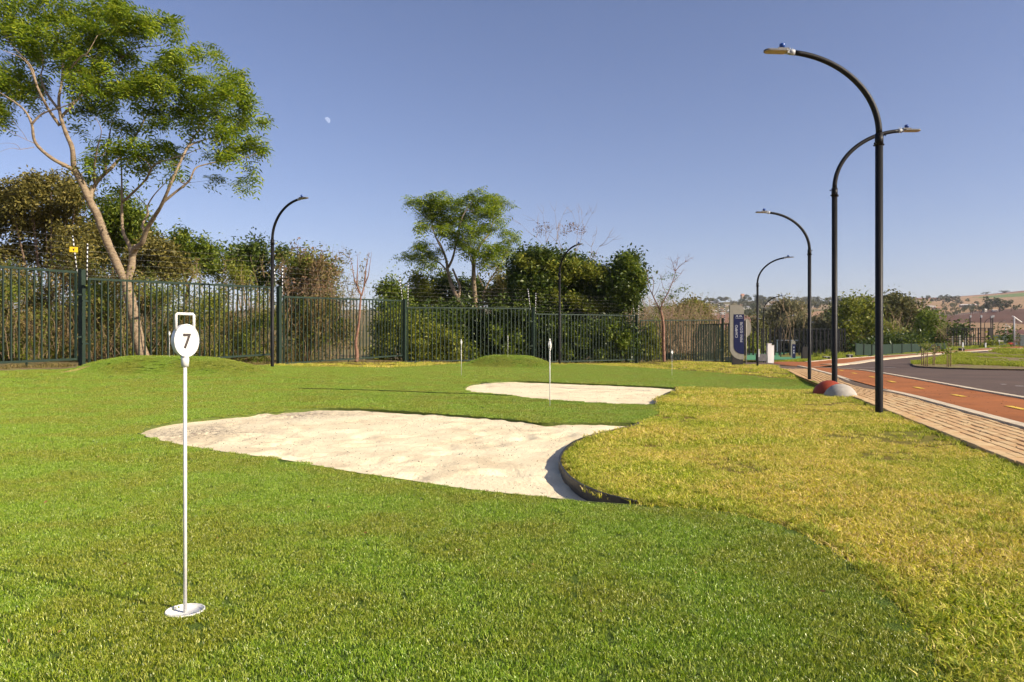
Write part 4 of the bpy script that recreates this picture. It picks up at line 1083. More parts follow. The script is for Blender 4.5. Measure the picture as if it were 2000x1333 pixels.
big_ells = [(30, 25, 60, 35), (110, 15, 60, 35), (190, 25, 55, 35), (250, 35, 38, 25), (228, 12, 20, 12), (252, 12, 14, 12), (60, 75, 60, 35), (140, 70, 55, 35), (205, 75, 50, 32), (270, 55, 42, 22),
 (300, 48, 35, 20), (345, 52, 20, 14), (330, 66, 16, 10), (20, 130, 35, 25), (50, 155, 45, 22), (110, 115, 42, 28), (175, 118, 45, 28), (240, 105, 35, 18), (30, 175, 35, 20), (150, 160, 30, 22), (195, 160, 40, 28),
 (230, 165, 40, 25), (270, 150, 35, 22), (262, 178, 30, 18), (335, 100, 22, 14), (350, 118, 32, 22), (315, 125, 26, 16), (395, 105, 26, 12), (400, 92, 12, 12), (410, 112, 14, 10), (310, 160, 38, 24), (350, 165, 40, 26), (395, 155, 22, 14),
 (445, 150, 28, 20), (465, 142, 18, 12), (430, 180, 40, 28), (470, 180, 28, 22), (395, 205, 40, 28), (480, 215, 30, 22), (455, 235, 45, 24), (505, 235, 18, 14), (500, 278, 26, 18), (470, 280, 35, 20), (515, 290, 12, 14), (425, 260, 35, 20),
 (340, 215, 38, 22), (290, 205, 35, 18), (190, 200, 45, 20), (160, 215, 28, 14), (300, 235, 32, 18), (380, 240, 28, 18), (410, 295, 32, 16), (445, 305, 22, 12), (300, 295, 40, 20), (340, 290, 28, 18), (260, 290, 32, 18), (205, 285, 22, 16), (175, 320, 22, 14),
 (240, 300, 26, 16), (190, 310, 22, 12), (280, 330, 25, 14), (180, 348, 22, 12), (335, 325, 18, 10), (415, 345, 22, 10), (485, 345, 16, 12), (472, 360, 14, 12), (492, 330, 10, 10), (155, 252, 14, 10), (60, 196, 15, 8), (75, 208, 10, 8), (10, 205, 24, 18), (8, 232, 18, 12), (-15, 150, 30, 30),
 (200, 395, 18, 8), (225, 375, 12, 8), (0, 228, 14, 12), (355, 345, 14, 8), (250, 250, 22, 14), (220, 240, 20, 14)]
tree("tall_tree", "tall feathery-leaved tree with pale forking trunk behind the fence on the left", "tree", (285, 712), DT, big_limbs, big_ells, L_big, m_bark,
     dens=.112, sub=8.0, sig=.10, leaf=.50, pin=True, dj=1.6, tw=.016, flat=.75, seg=12)

# two-stemmed tree in the middle
DM = 46.0
mid_limbs = [
 ([(893, 700, 0), (895, 640, 0), (895, 595, 0), (893, 578, 0)], 0.2080, 0.1600), ([(893, 580, 0), (884, 562, 0), (878, 545, 0), (874, 525, 0), (872, 510, 0), (866, 492, .4), (858, 478, .8), (848, 455, 1.2), (843, 430, 1.5), (838, 410, 1.5)], 0.1360, 0.0400),
 ([(896, 578, 0), (898, 560, 0), (890, 540, -.4), (884, 525, -.6)], 0.0960, 0.0560), ([(872, 528, 0), (860, 515, .5), (845, 506, 1), (830, 500, 1.5), (812, 500, 1.8)], 0.0560, 0.0240),
 ([(876, 522, 0), (884, 505, -.6), (890, 480, -1), (896, 450, -1.2), (905, 420, -1.2), (925, 388, -1)], 0.0880, 0.0320), ([(872, 512, 0), (862, 480, -1), (850, 462, -1.5), (842, 440, -1.8)], 0.0560, 0.0240),
 ([(930, 700, 1), (929, 640, 1), (928, 590, 1), (926, 560, 1), (925, 530, 1), (926, 500, 1)], 0.1680, 0.1200), ([(926, 502, 1), (935, 485, 1), (945, 470, 1.2), (956, 455, 1.4), (962, 435, 1.6), (970, 420, 1.8), (985, 400, 2)], 0.0880, 0.0280),
 ([(926, 500, 1), (915, 478, 1.5), (905, 462, 1.8), (898, 440, 2)], 0.0640, 0.0240), ([(925, 530, 1), (918, 500, .5), (914, 490, .2)], 0.0480, 0.0240),
 ([(942, 700, -.5), (943, 610, -.5), (943, 580, -.5), (950, 560, -.5), (962, 540, -.6), (970, 528, -.8), (982, 508, -1), (992, 490, -1.2)], 0.0960, 0.0280), ([(950, 575, -.5), (962, 566, -.3), (975, 555, 0), (985, 540, .2)], 0.0480, 0.0160),
 ([(943, 560, -.5), (935, 540, -1), (930, 520, -1.2)], 0.0400, 0.0160), ([(866, 495, .4), (856, 486, 1), (843, 475, 1.3)], 0.0400, 0.0160)]
mid_ells = [(805, 395, 18, 8), (830, 393, 25, 12), (855, 385, 22, 12), (848, 400, 28, 14), (830, 412, 20, 12), (820, 440, 18, 10), (845, 430, 28, 16), (880, 398, 25, 16), (905, 392, 24, 14), (870, 425, 30, 18), (900, 425, 22, 18), (935, 383, 22, 12),
 (950, 392, 25, 14), (975, 395, 20, 12), (992, 395, 8, 8), (960, 415, 28, 16), (930, 415, 20, 14), (980, 432, 12, 8), (915, 448, 28, 16), (945, 445, 24, 14), (885, 455, 26, 14), (860, 450, 18, 10), (925, 470, 30, 12), (900, 478, 20, 10),
 (830, 478, 20, 8), (815, 483, 14, 6), (838, 490, 28, 12), (810, 498, 28, 8), (790, 503, 14, 5), (830, 505, 26, 8), (845, 515, 14, 7), (826, 522, 10, 5), (838, 525, 8, 4), (990, 455, 16, 10), (1000, 470, 10, 8), (980, 480, 24, 14), (960, 490, 26, 16), (990, 495, 14, 10), (945, 500, 22, 14),
 (915, 490, 16, 12), (975, 515, 18, 8), (955, 515, 20, 8), (1002, 455, 8, 7)]
tree("twin_stem_tree", "tall tree with two pale stems and layered crown behind the middle of the fence", "tree", (905, 705), DM, mid_limbs, mid_ells, L_big, m_bark,
     dens=.26, sub=26, sig=.14, leaf=.66, pin=True, dj=1.5, tw=.020, flat=.6, seg=8)

def bush(name, label, D, ells, leafm, dens=3.0, leaf=.1, sig=.22, sub=7, dj=1.0, stems=None, barkm=None, base_=None, tw=.012, flat=1.0, group=None, cat="bush", limbs=None):
    px = base_ or (ells[0][0], 708)
    if limbs is None:
        limbs = []
        for e in ells[:8]:
            limbs.append(([(px[0] + (e[0] - px[0]) * .15, px[1], 0), (px[0] + (e[0] - px[0]) * .55, (px[1] + e[1]) / 2, 0), (e[0], e[1], 0)], .06, .02))
    return tree(name, label, cat, px, D, limbs, ells, leafm, barkm or m_bark2, dens=dens, sub=sub, sig=sig, leaf=leaf, dj=dj, tw=tw, group=group, flat=flat, seg=5)

# big olive-brown trees at the left edge
bush("olive_tree", "broad olive brown tree behind the fence at the left edge", 31, [(60, 375, 60, 24), (100, 362, 60, 26), (20, 385, 40, 20), (150, 385, 34, 24), (60, 410, 75, 28), (130, 420, 50, 28), (30, 440, 40, 24), (90, 450, 70, 30), (150, 460, 45, 28), (150, 500, 50, 30), (90, 500, 60, 30), (20, 500, 36, 28), (-20, 420, 30, 30), (-30, 480, 30, 40)],
     L_olive, 1.7, .15, .19, 11, 1.6, base_=(100, 705), cat="tree")
bush("dark_tree", "dark green tree seen through the fork of the pale trunk", 33, [(215, 420, 28, 26), (250, 430, 30, 22), (225, 460, 45, 30), (270, 460, 25, 20), (200, 500, 40, 30), (235, 395, 16, 12)], L_mid, 3.0, .16, .32, 8, 1.2, base_=(230, 705), cat="tree")
bush("olive_tree", "brown leafy tree right of the pale forking trunk", 30, [(300, 475, 28, 16), (325, 490, 30, 20), (280, 500, 40, 24), (310, 520, 45, 24), (260, 530, 40, 20), (345, 530, 30, 20)], L_olive, 1.8, .15, .19, 11, 1.2, base_=(300, 705), cat="tree")
bush("light_green_tree", "bright green round tree left of the left lamp post", 34, [(360, 466, 20, 10), (345, 478, 24, 12), (372, 485, 26, 14), (400, 500, 30, 12), (420, 495, 16, 8), (360, 510, 35, 14), (395, 520, 32, 12), (340, 525, 20, 12), (425, 515, 10, 8)], L_mid, 3.2, .15, .26, 9, 1.2, base_=(380, 705), cat="tree",
     limbs=[([(360, 705, 0), (362, 600, 0), (366, 560, 0), (352, 520, .3), (350, 490, .4)], .12, .04), ([(366, 565, 0), (376, 540, 0), (395, 520, 0), (410, 500, 0)], .08, .03), ([(364, 580, 0), (340, 545, 0), (335, 520, 0)], .06, .03)])
bush("dark_tree", "dark pointed tree just left of the left lamp post", 36, [(480, 492, 22, 12), (500, 485, 20, 12), (470, 510, 26, 14), (505, 512, 26, 16), (490, 535, 28, 16), (520, 545, 16, 14), (545, 500, 16, 14), (450, 500, 12, 8)], L_dark, 3.6, .17, .26, 9, 1.0, base_=(495, 705), cat="tree")
bush("yellow_bush", "small yellowish bush crown left of the dark pointed tree", 33, [(455, 528, 22, 14), (465, 545, 24, 14), (440, 550, 18, 12)], L_lit, 2.2, .12, .22, 8, .8, base_=(455, 705), cat="bush")
# brown shrubs right of the left lamp
bush("brown_shrub", "broad brown leaved shrub right of the left lamp post", 30, [(580, 520, 36, 26), (615, 515, 32, 24), (600, 550, 45, 28), (570, 570, 30, 24), (630, 560, 28, 24), (645, 520, 14, 20), (610, 600, 45, 30), (600, 645, 45, 25), (570, 625, 25, 30), (650, 600, 20, 30), (660, 650, 25, 25), (590, 680, 40, 18)], L_brush, 1.9, .13, .22, 10, 1.0, base_=(600, 706), barkm=m_twig)
# tall thin stems above it
def brush(name, label, px0, px1, ytop, ybot, D, n, seed, mat, r=.012, leafm=None, leaf=.1, nl=6, spread=.35, group=None, ywob=30, dd=1.2, cat="brushwood", droop=.2):
    rng = np.random.default_rng(seed); b = P((px0 + px1) / 2, ybot, D); t = empty(name, label, cat, b, group)
    mb = MB(); L = []
    for i in range(n):
        x = rng.uniform(px0, px1); d = D + rng.uniform(-dd, dd); y0 = ybot + rng.uniform(-4, 2); y1 = ytop + rng.uniform(0, ywob)
        if rng.random() < .35: y0 = rng.uniform(y1 + 10, max(ybot, y1 + 12))
        h = (y0 - y1); a = P(x, y0, d); lean = rng.normal() * spread * h; c = P(x + lean, y1, d + rng.normal() * .4)
        m1 = a.lerp(c, .4) + Vector(rng.normal(size=3)) * .06 * (c - a).length; m2 = a.lerp(c, .75) + Vector(rng.normal(size=3)) * .05 * (c - a).length
        rr = r * rng.uniform(.5, 1.4); mb.tube([a, m1, m2, c], [rr, rr * .8, rr * .55, rr * .3], 3, False)
        for q in range(2):
            s_ = a.lerp(c, rng.uniform(.35, .9)); e = s_ + Vector(rng.normal(size=3)) * .28 + Vector((0, 0, .22)); mb.tube([s_, (s_ + e) / 2 + Vector((0, 0, -.03)), e], [rr * .45, rr * .35, rr * .2], 3, False)
            for _ in range(nl): L.append(np.array(s_.lerp(e, rng.uniform(.2, 1.1))) + rng.normal(size=3) * .06)
        for _ in range(nl): L.append(np.array(m2.lerp(c, rng.uniform(0, 1.05))) + rng.normal(size=3) * .05)
    me = mb.mesh("branches"); me.transform(Matrix.Translation(-b)); link("branches", me, mat, t)
    if leafm and L:
        me = leaf_mesh("foliage", np.array(L), leaf, rng, .42, droop); me.transform(Matrix.Translation(-b)); link("foliage", me, leafm, t)
    return t
brush("tall_reed_shrub", "tall thin stemmed shrub with brown seed heads right of the left lamp post", 556, 650, 480, 640, 29.5, 60, 3, m_twig, .011, L_pink, .13, 7, .16, ywob=70)
brush("sparse_shrub", "sparse grey shrub between the tall stems and the thin young tree", 640, 705, 490, 702, 30, 55, 4, m_twig, .009, L_grey, .11, 7, .22, ywob=90)
brush("bare_thicket", "pale bare stems with thin leaves behind the fence left of the left lamp post", 380, 530, 500, 706, 28, 60, 5, m_twig, .014, L_brush, .10, 6, .2, ywob=110)

# understorey seen between the bars
US = [("tangled green and brown undergrowth behind the fence at the left edge", -60, 80, 24, L_brush), ("tangled undergrowth behind the fence left of the post with the yellow plate", 60, 175, 24.5, L_brush),
      ("brown undergrowth behind the fence left of the pale trunk", 165, 262, 24.5, L_brush), ("leafy undergrowth behind the fence right of the pale trunk", 262, 345, 25.5, L_brush), ("yellow green undergrowth behind the number 7 flag", 340, 430, 26.5, L_lit),
      ("brown undergrowth behind the fence left of the left lamp post", 425, 540, 27.5, L_brush), ("dry undergrowth behind the fence right of the left lamp post", 545, 650, 29.5, L_brush)]
for k, (lb, a, b_, D, lm) in enumerate(US):
    w = b_ - a; el = []; rg = np.random.default_rng(50 + k)
    for i in range(int(w / 9)):
        el.append((rg.uniform(a, b_), rg.uniform(590 if k != 4 else 625, 690), rg.uniform(16, 30), rg.uniform(14, 24)))
    for i in range(int(w / (7 if k < 4 else 11))): el.append((rg.uniform(a, b_), rg.uniform(535, 610) if k < 4 else rg.uniform(580, 645), rg.uniform(16, 28), rg.uniform(12, 20)))
    for i in range(int(w / 14)): el.append((rg.uniform(a, b_), rg.uniform(685, 702), rg.uniform(14, 22), rg.uniform(8, 12)))
    bush("undergrowth", lb, D, el, lm, 1.7 if k < 6 else 1.0, .085, .2, 6, 1.4, base_=((a + b_) / 2, 704), barkm=m_twig, cat="undergrowth")
    brush("dry_brushwood", lb.replace("undergrowth", "dry twigs").replace("leafy", "upright"), a, b_, 560 if k < 4 else 590, 702, D - 1.0, int(w * .45), 80 + k, m_twig, .008, L_brush, .075, 5, .45, ywob=115, dd=1.6)
bush("green_bush", "bright green low bush at the foot of the fence left of the yellow plate", 22.8, [(60, 680, 16, 14), (45, 690, 14, 12), (75, 692, 12, 12)], L_lit, 2.2, .07, .14, 8, .4, base_=(60, 706), barkm=m_twig)
bush("green_bush", "bright green low bush behind the fence under the pale trunk", 23.6, [(250, 692, 14, 14), (262, 700, 12, 10), (120, 690, 10, 16)], L_lit, 2.2, .07, .14, 8, .4, base_=(250, 706), barkm=m_twig)

# trees in the middle distance behind the fence
bush("small_tree", "small green tree top just right of the thin young tree", 42, [(760, 560, 16, 10), (748, 570, 14, 8), (770, 575, 16, 12), (780, 590, 20, 14), (755, 595, 20, 14)], L_mid, 4.0, .18, .28, 10, 1.0, base_=(765, 705), cat="tree")
bush("small_tree", "feathery green tree between the small tree top and the twin-stemmed tree", 48, [(815, 545, 16, 8), (830, 555, 16, 10), (820, 570, 22, 12), (800, 575, 16, 10), (835, 590, 22, 12), (810, 595, 24, 12)], L_lit, 4.0, .2, .3, 10, 1.0, base_=(820, 705), cat="tree")
bush("dark_tree", "dark layered tree under the twin-stemmed crown", 50, [(860, 545, 20, 8), (875, 560, 22, 10), (850, 570, 22, 9), (890, 580, 26, 12), (865, 590, 28, 12), (905, 555, 14, 8), (930, 560, 20, 10), (925, 580, 22, 12), (960, 575, 22, 14), (985, 560, 20, 14), (975, 590, 24, 12)], L_dark, 4.6, .2, .3, 10, 1.5, base_=(900, 705), cat="tree")
bush("olive_tree", "olive green bush right under the twin-stemmed tree", 44, [(985, 575, 16, 16), (965, 585, 18, 14), (1000, 540, 12, 12), (975, 545, 10, 8)], L_olive, 4.0, .18, .28, 10, 1.0, base_=(975, 705), cat="tree")
bush("dense_tree", "large dark dense tree right of the twin-stemmed tree", 41, [(1030, 512, 26, 18), (1060, 505, 26, 14), (1055, 525, 40, 22), (1095, 525, 35, 20), (1120, 525, 26, 18), (1015, 545, 18, 26), (1050, 560, 40, 28), (1095, 560, 40, 28), (1130, 550, 26, 24), (1060, 595, 50, 24), (1110, 595, 44, 24), (1150, 585, 30, 26), (1155, 540, 22, 18), (1175, 545, 18, 18), (1015, 590, 16, 22), (1185, 570, 18, 20)],
     L_dark, 6.0, .20, .30, 12, 1.5, base_=(1080, 705), cat="tree")
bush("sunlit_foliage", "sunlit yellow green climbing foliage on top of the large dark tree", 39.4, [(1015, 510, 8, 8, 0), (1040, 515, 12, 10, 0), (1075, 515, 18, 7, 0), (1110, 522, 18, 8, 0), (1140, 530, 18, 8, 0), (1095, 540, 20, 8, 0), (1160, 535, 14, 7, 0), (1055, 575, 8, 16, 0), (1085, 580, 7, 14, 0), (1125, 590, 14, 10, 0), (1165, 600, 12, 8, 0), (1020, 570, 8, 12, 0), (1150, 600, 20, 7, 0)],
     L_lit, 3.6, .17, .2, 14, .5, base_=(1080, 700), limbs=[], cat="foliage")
bush("dense_tree", "rounded dark tree with a pointed top right of the large dark tree", 40, [(1222, 512, 18, 12), (1218, 530, 24, 16), (1235, 545, 24, 16), (1212, 558, 22, 18), (1240, 560, 18, 14), (1215, 585, 26, 22), (1200, 605, 20, 14), (1232, 590, 14, 12)], L_dark, 6.5, .2, .26, 12, 1.2, base_=(1218, 705), cat="tree")
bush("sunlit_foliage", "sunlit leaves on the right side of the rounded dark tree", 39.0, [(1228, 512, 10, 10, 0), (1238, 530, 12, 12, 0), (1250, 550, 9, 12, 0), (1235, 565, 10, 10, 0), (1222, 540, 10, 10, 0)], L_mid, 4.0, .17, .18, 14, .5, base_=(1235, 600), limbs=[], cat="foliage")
# shady thicket and sunlit hedge behind the fence
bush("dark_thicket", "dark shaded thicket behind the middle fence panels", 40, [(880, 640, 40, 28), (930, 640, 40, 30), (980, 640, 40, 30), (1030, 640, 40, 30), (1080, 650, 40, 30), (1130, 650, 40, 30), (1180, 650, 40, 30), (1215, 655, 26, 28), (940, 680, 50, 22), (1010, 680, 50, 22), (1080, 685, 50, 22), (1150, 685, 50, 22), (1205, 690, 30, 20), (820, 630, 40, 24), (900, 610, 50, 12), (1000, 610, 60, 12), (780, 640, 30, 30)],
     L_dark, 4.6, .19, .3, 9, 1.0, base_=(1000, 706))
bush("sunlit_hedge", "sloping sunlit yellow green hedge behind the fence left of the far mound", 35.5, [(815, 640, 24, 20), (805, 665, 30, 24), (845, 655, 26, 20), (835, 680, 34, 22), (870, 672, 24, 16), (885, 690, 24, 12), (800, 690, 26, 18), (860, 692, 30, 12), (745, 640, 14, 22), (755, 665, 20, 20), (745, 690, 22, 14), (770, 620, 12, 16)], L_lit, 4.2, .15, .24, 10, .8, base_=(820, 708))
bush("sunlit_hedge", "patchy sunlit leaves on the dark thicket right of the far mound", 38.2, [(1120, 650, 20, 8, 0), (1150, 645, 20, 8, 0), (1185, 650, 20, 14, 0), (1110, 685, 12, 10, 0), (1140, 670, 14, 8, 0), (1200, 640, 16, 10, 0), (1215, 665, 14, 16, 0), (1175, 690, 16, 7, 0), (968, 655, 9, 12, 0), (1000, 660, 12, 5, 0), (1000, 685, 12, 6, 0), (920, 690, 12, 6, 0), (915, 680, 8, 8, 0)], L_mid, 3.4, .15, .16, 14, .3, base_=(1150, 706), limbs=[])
bush("green_bush", "bright green bush behind the fence right of the tall post near the young brown tree", 42.5, [(1262, 650, 14, 16), (1258, 675, 14, 18), (1275, 670, 12, 16), (1275, 690, 16, 14), (1255, 698, 12, 8)], L_lit, 4.4, .15, .2, 12, .6, base_=(1265, 708))
bush("dark_thicket", "low dark hedge behind the fence at the young brown tree", 54, [(1270, 640, 30, 14), (1300, 650, 30, 16), (1290, 680, 40, 18), (1350, 660, 30, 16), (1340, 680, 30, 16), (1390, 660, 30, 18), (1400, 685, 30, 12)], L_olive, 4.0, .2, .3, 9, 1.0, base_=(1320, 704))
brush("brown_scrub", "leafless brown scrub behind the young brown tree", 1238, 1345, 570, 690, 44, 260, 21, m_twig, .016, L_brush, .11, 2, .30, ywob=60)
brush("brown_scrub", "low brown scrub left of the hillside town above the fence", 1320, 1395, 588, 690, 50, 200, 22, m_twig, .02, L_brush, .13, 3, .25, ywob=40)
bush("small_tree", "olive tree with a green top left of the hillside town", 56, [(1350, 600, 22, 8), (1340, 608, 24, 10), (1368, 605, 22, 10), (1358, 618, 30, 10), (1380, 618, 14, 10)], L_olive, 5.0, .24, .3, 11, 1.0, base_=(1355, 700), cat="tree")
bush("small_tree", "patch of bright leaves on the olive tree left of the hillside town", 54.6, [(1352, 598, 10, 5, 0), (1366, 602, 8, 5, 0), (1345, 606, 6, 4, 0)], L_lit, 5.0, .2, .2, 12, .3, base_=(1355, 640), limbs=[], cat="foliage")

# bare tree behind the large dark tree
def grow_bare(limbs, a, b_, r, lev, rng, spread=.5):
    """a, b_ = (px,py,d) start and end; recursive forks in photo pixels"""
    mx = (a[0] + b_[0]) / 2 + rng.normal() * 2; my = (a[1] + b_[1]) / 2 + rng.normal() * 2
    limbs.append(([a, (mx, my, (a[2] + b_[2]) / 2), b_], r, r * .6))
    if lev <= 0: return
    dx, dy = b_[0] - a[0], b_[1] - a[1]; L = math.hypot(dx, dy); an = math.atan2(dy, dx)
    for q in range(2 if rng.random() < .6 else 3):
        an2 = an + rng.normal() * spread; l2 = L * rng.uniform(.55, .85)
        grow_bare(limbs, b_, (b_[0] + l2 * math.cos(an2), b_[1] + l2 * math.sin(an2), b_[2] + rng.normal() * .4), r * .6, lev - 1, rng, spread)
rg = np.random.default_rng(5)
L_ = []
for a, b_ in (((1055, 560, 0), (1062, 495, 0)), ((1100, 560, .5), (1098, 480, .5)), ((1110, 555, .5), (1124, 480, .4)), ((1080, 560, 0), (1075, 490, -.3)), ((1125, 560, 0), (1148, 500, 0))):
    grow_bare(L_, (a[0], a[1], a[2]), (b_[0], b_[1] + 12, b_[2]), .045, 3, rg, .36)
tree("bare_tree", "leafless grey tree crown rising behind the large dark tree", "tree", (1090, 705), 50, L_, [(1060, 445, 12, 5), (1125, 445, 16, 6), (1140, 452, 12, 5), (1100, 450, 14, 6), (1150, 500, 12, 5), (1050, 455, 10, 6)], L_pink, m_twig, dens=1.0, sub=5, sig=.2, leaf=.13, dj=.5, tw=.01, seg=3)

# young trees in front of the fence
yl = [([(696, 708, 0), (697, 690, 0), (695, 670, 0), (701, 630, 0), (704, 590, 0), (705, 575, 0)], .075, .05), ([(705, 577, 0), (698, 560, 0), (692, 545, .1), (688, 520, .2), (681, 497, .3)], .035, .010),
      ([(697, 560, 0), (698, 530, -.1), (699, 495, -.1)], .028, .009), ([(706, 578, 0), (711, 560, .1), (714, 540, .1), (716, 515, .2), (722, 494, .2)], .035, .009), ([(711, 560, .1), (714, 530, -.1), (718, 510, -.1), (720, 493, -.1)], .025, .008),
      ([(712, 556, .1), (719, 540, 0), (722, 520, 0), (726, 493, 0)], .025, .008), ([(705, 576, 0), (698, 568, -.1), (694, 560, -.1)], .02, .01)]
tree("young_tree", "thin pruned leafless young tree in front of the fence", "tree", (696, 708), 26.3, yl, [(696, 702, 8, 5), (714, 705, 6, 3)], L_grey, m_twig_r, dens=1.0, sub=20, sig=.08, leaf=.06, dj=.1, tw=.004, seg=8)
yb = [([(1297, 714, 0), (1297, 700, 0), (1296, 670, 0), (1296, 640, 0), (1294, 622, 0), (1290, 606, 0)], .085, .065), ([(1290, 607, 0), (1282, 592, .1), (1274, 575, .2), (1267, 560, .3), (1265, 545, .3), (1264, 527, .3)], .042, .012),
      ([(1290, 607, 0), (1294, 592, -.1), (1303, 575, -.2), (1312, 555, -.3), (1317, 540, -.3), (1319, 528, -.3)], .042, .02), ([(1319, 530, -.3), (1326, 522, -.3), (1338, 512, -.4), (1350, 503, -.4)], .02, .006),
      ([(1274, 575, .2), (1277, 555, .1), (1274, 540, .1), (1273, 537, 0)], .02, .008), ([(1313, 553, -.3), (1320, 545, -.2), (1330, 535, -.1), (1336, 525, 0)], .016, .005), ([(1318, 530, -.3), (1314, 515, -.2), (1310, 505, -.2), (1308, 500, 0)], .016, .004),
      ([(1318, 530, -.3), (1322, 515, -.3), (1324, 505, -.3)], .014, .004), ([(1303, 577, -.2), (1295, 560, .1), (1291, 545, .2), (1288, 535, .3)], .018, .005), ([(1277, 580, .2), (1285, 565, 0), (1290, 550, 0)], .015, .005)]
rg = np.random.default_rng(9)
for a in ((1319, 528, -.3), (1338, 512, -.4), (1330, 535, -.1), (1314, 515, -.2), (1308, 560, -.3), (1326, 522, -.3), (1291, 545, .2), (1300, 580, -.1)):
    for q in range(3): grow_bare(yb, a, (a[0] + rg.normal() * 9 + 3, a[1] - rg.uniform(5, 13), a[2]), .008, 1, rg, .6)
tree("young_tree", "young brown tree with spreading bare twigs in front of the fence near the sign", "tree", (1297, 714), 37.5, yb, [(1294, 545, 8, 4), (1310, 540, 10, 5), (1305, 565, 8, 4), (1292, 580, 8, 8), (1285, 605, 7, 7), (1312, 580, 12, 6), (1322, 568, 10, 6), (1302, 600, 8, 5), (1340, 565, 9, 4), (1282, 622, 6, 6)], L_mid, m_twig_r,
     dens=1.6, sub=14, sig=.10, leaf=.085, dj=.4, tw=.006, seg=8)
brush("leafless_tree", "leafless thin tree by the court right of the sign", 1520, 1552, 572, 668, 70, 9, 31, m_twig, .017, None, .1, 0, .22, ywob=40, cat="tree")
brush("leafless_tree", "thin crooked bare tree left of the slim lamp post", 1540, 1575, 560, 640, 72, 7, 32, m_twig, .017, None, .1, 0, .25, ywob=40, cat="tree")

# bushes and trees around the court and beyond the road
def far_tree(lb, px, base_y, D, ells, lm, dens=6.5, leaf=None, cat="tree", name="broad_tree", group=None, sig=None):
    k = D / 40.0
    return bush(name, lb, D, ells, lm, dens, leaf or .20 * k ** .8, sig or .26 * k, 13, 1.5 * k, base_=(px, base_y), cat=cat, group=group, tw=.02 * k)
far_tree("grey green tree clump behind the sign post", 1475, 692, 92, [(1475, 655, 18, 14), (1465, 672, 16, 14), (1490, 665, 16, 16), (1480, 640, 12, 8), (1495, 685, 16, 8), (1470, 690, 14, 6)], L_far2)
far_tree("tall grey leafy tree behind the court fence in line with the white pillar", 1510, 692, 98, [(1505, 625, 16, 12), (1520, 615, 16, 12), (1510, 645, 20, 14), (1530, 635, 16, 14), (1545, 620, 16, 10), (1520, 665, 24, 14), (1500, 680, 20, 10), (1530, 682, 22, 8), (1540, 602, 20, 7), (1560, 608, 14, 6)], L_grey, 6)
far_tree("brownish grey tree behind the court fence right of the small sign", 1560, 692, 94, [(1560, 640, 22, 14), (1580, 638, 18, 10), (1550, 665, 24, 16), (1580, 665, 24, 16), (1565, 683, 26, 8), (1590, 645, 10, 8)], L_grey, 7)
far_tree("bright yellow green bush behind the round sign", 1472, 690, 84, [(1468, 668, 10, 10), (1462, 682, 10, 10), (1474, 684, 9, 8)], L_lit, 6)
far_tree("grey green thicket behind the right part of the court fence", 1620, 692, 92, [(1600, 660, 18, 14), (1620, 665, 20, 16), (1640, 668, 18, 16), (1610, 682, 24, 10), (1640, 686, 20, 8), (1625, 650, 12, 8)], L_grey, 7)
far_tree("dark green tree rising left of the pole by the court fence", 1625, 680, 120, [(1622, 622, 12, 8), (1632, 616, 10, 8), (1618, 632, 12, 8), (1634, 632, 12, 10)], L_far, 7)
far_tree("spreading bright green tree beyond the road right of the second lamp", 1665, 695, 88, [(1665, 600, 20, 9), (1690, 598, 22, 9), (1650, 612, 20, 8), (1680, 615, 28, 10), (1655, 628, 22, 8), (1690, 632, 26, 10), (1702, 615, 16, 10), (1672, 643, 26, 8)], L_lit, 6)
far_tree("olive tree between the bright tree and the tallest lamp pole", 1700, 695, 90, [(1700, 655, 20, 14), (1672, 660, 18, 14), (1660, 680, 18, 14), (1690, 678, 22, 14)], L_olive, 7)
far_tree("broad dark olive tree right of the tallest lamp pole", 1745, 695, 92, [(1740, 592, 24, 9), (1760, 600, 26, 10), (1735, 610, 24, 12), (1770, 615, 26, 12), (1750, 632, 30, 12), (1785, 632, 20, 12), (1735, 650, 22, 12), (1775, 655, 26, 12), (1800, 625, 12, 9)], L_far2, 7)
far_tree("bright green shrub against the green screen right of the tallest lamp pole", 1735, 695, 78, [(1735, 650, 14, 12), (1745, 665, 18, 12), (1730, 672, 14, 10), (1755, 675, 20, 10)], L_lit, 5)
far_tree("dark green tree over the right end of the green screen", 1810, 692, 84, [(1815, 622, 18, 8), (1808, 640, 16, 10), (1830, 645, 16, 10), (1820, 658, 22, 10), (1838, 655, 12, 9), (1800, 665, 18, 10), (1825, 672, 24, 8), (1785, 675, 18, 9)], L_mid, 6.5)
far_tree("low dark bushes over the green screen", 1780, 690, 74, [(1720, 672, 26, 8), (1760, 672, 26, 8), (1800, 672, 24, 8), (1690, 680, 18, 8)], L_dark, 6)
brush("bare_tree", "bare grey tree at the left end of the steel cage", 1848, 1868, 624, 682, 80, 60, 41, m_twig, .03, L_grey, .1, 1, .35, ywob=22, cat="tree")
brush("bare_tree", "pale stemmed bare tree among the bushes right of the tallest lamp pole", 1742, 1758, 606, 690, 76, 22, 42, m_twig, .03, None, .1, 0, .22, ywob=26, cat="tree")
far_tree("small dark palm-like tree inside the steel cage", 1878, 680, 76, [(1876, 645, 10, 4), (1884, 648, 8, 4), (1868, 648, 7, 3)], L_dark, 8)
far_tree("young green tree right of the steel cage gate", 1968, 676, 74, [(1968, 660, 7, 6), (1966, 668, 6, 5)], L_dark, 6)
far_tree("grass tussock at the foot of the gate column", 1940, 680, 64, [(1938, 676, 8, 4), (1945, 678, 6, 2)], L_lit, 6, cat="bush")
far_tree("low green plants along the court fence foot", 1605, 698, 60, [(1590, 694, 12, 3), (1610, 693, 12, 4), (1630, 694, 12, 3), (1600, 697, 10, 2)], L_lit, 6, cat="plants", sig=.12, leaf=.12)

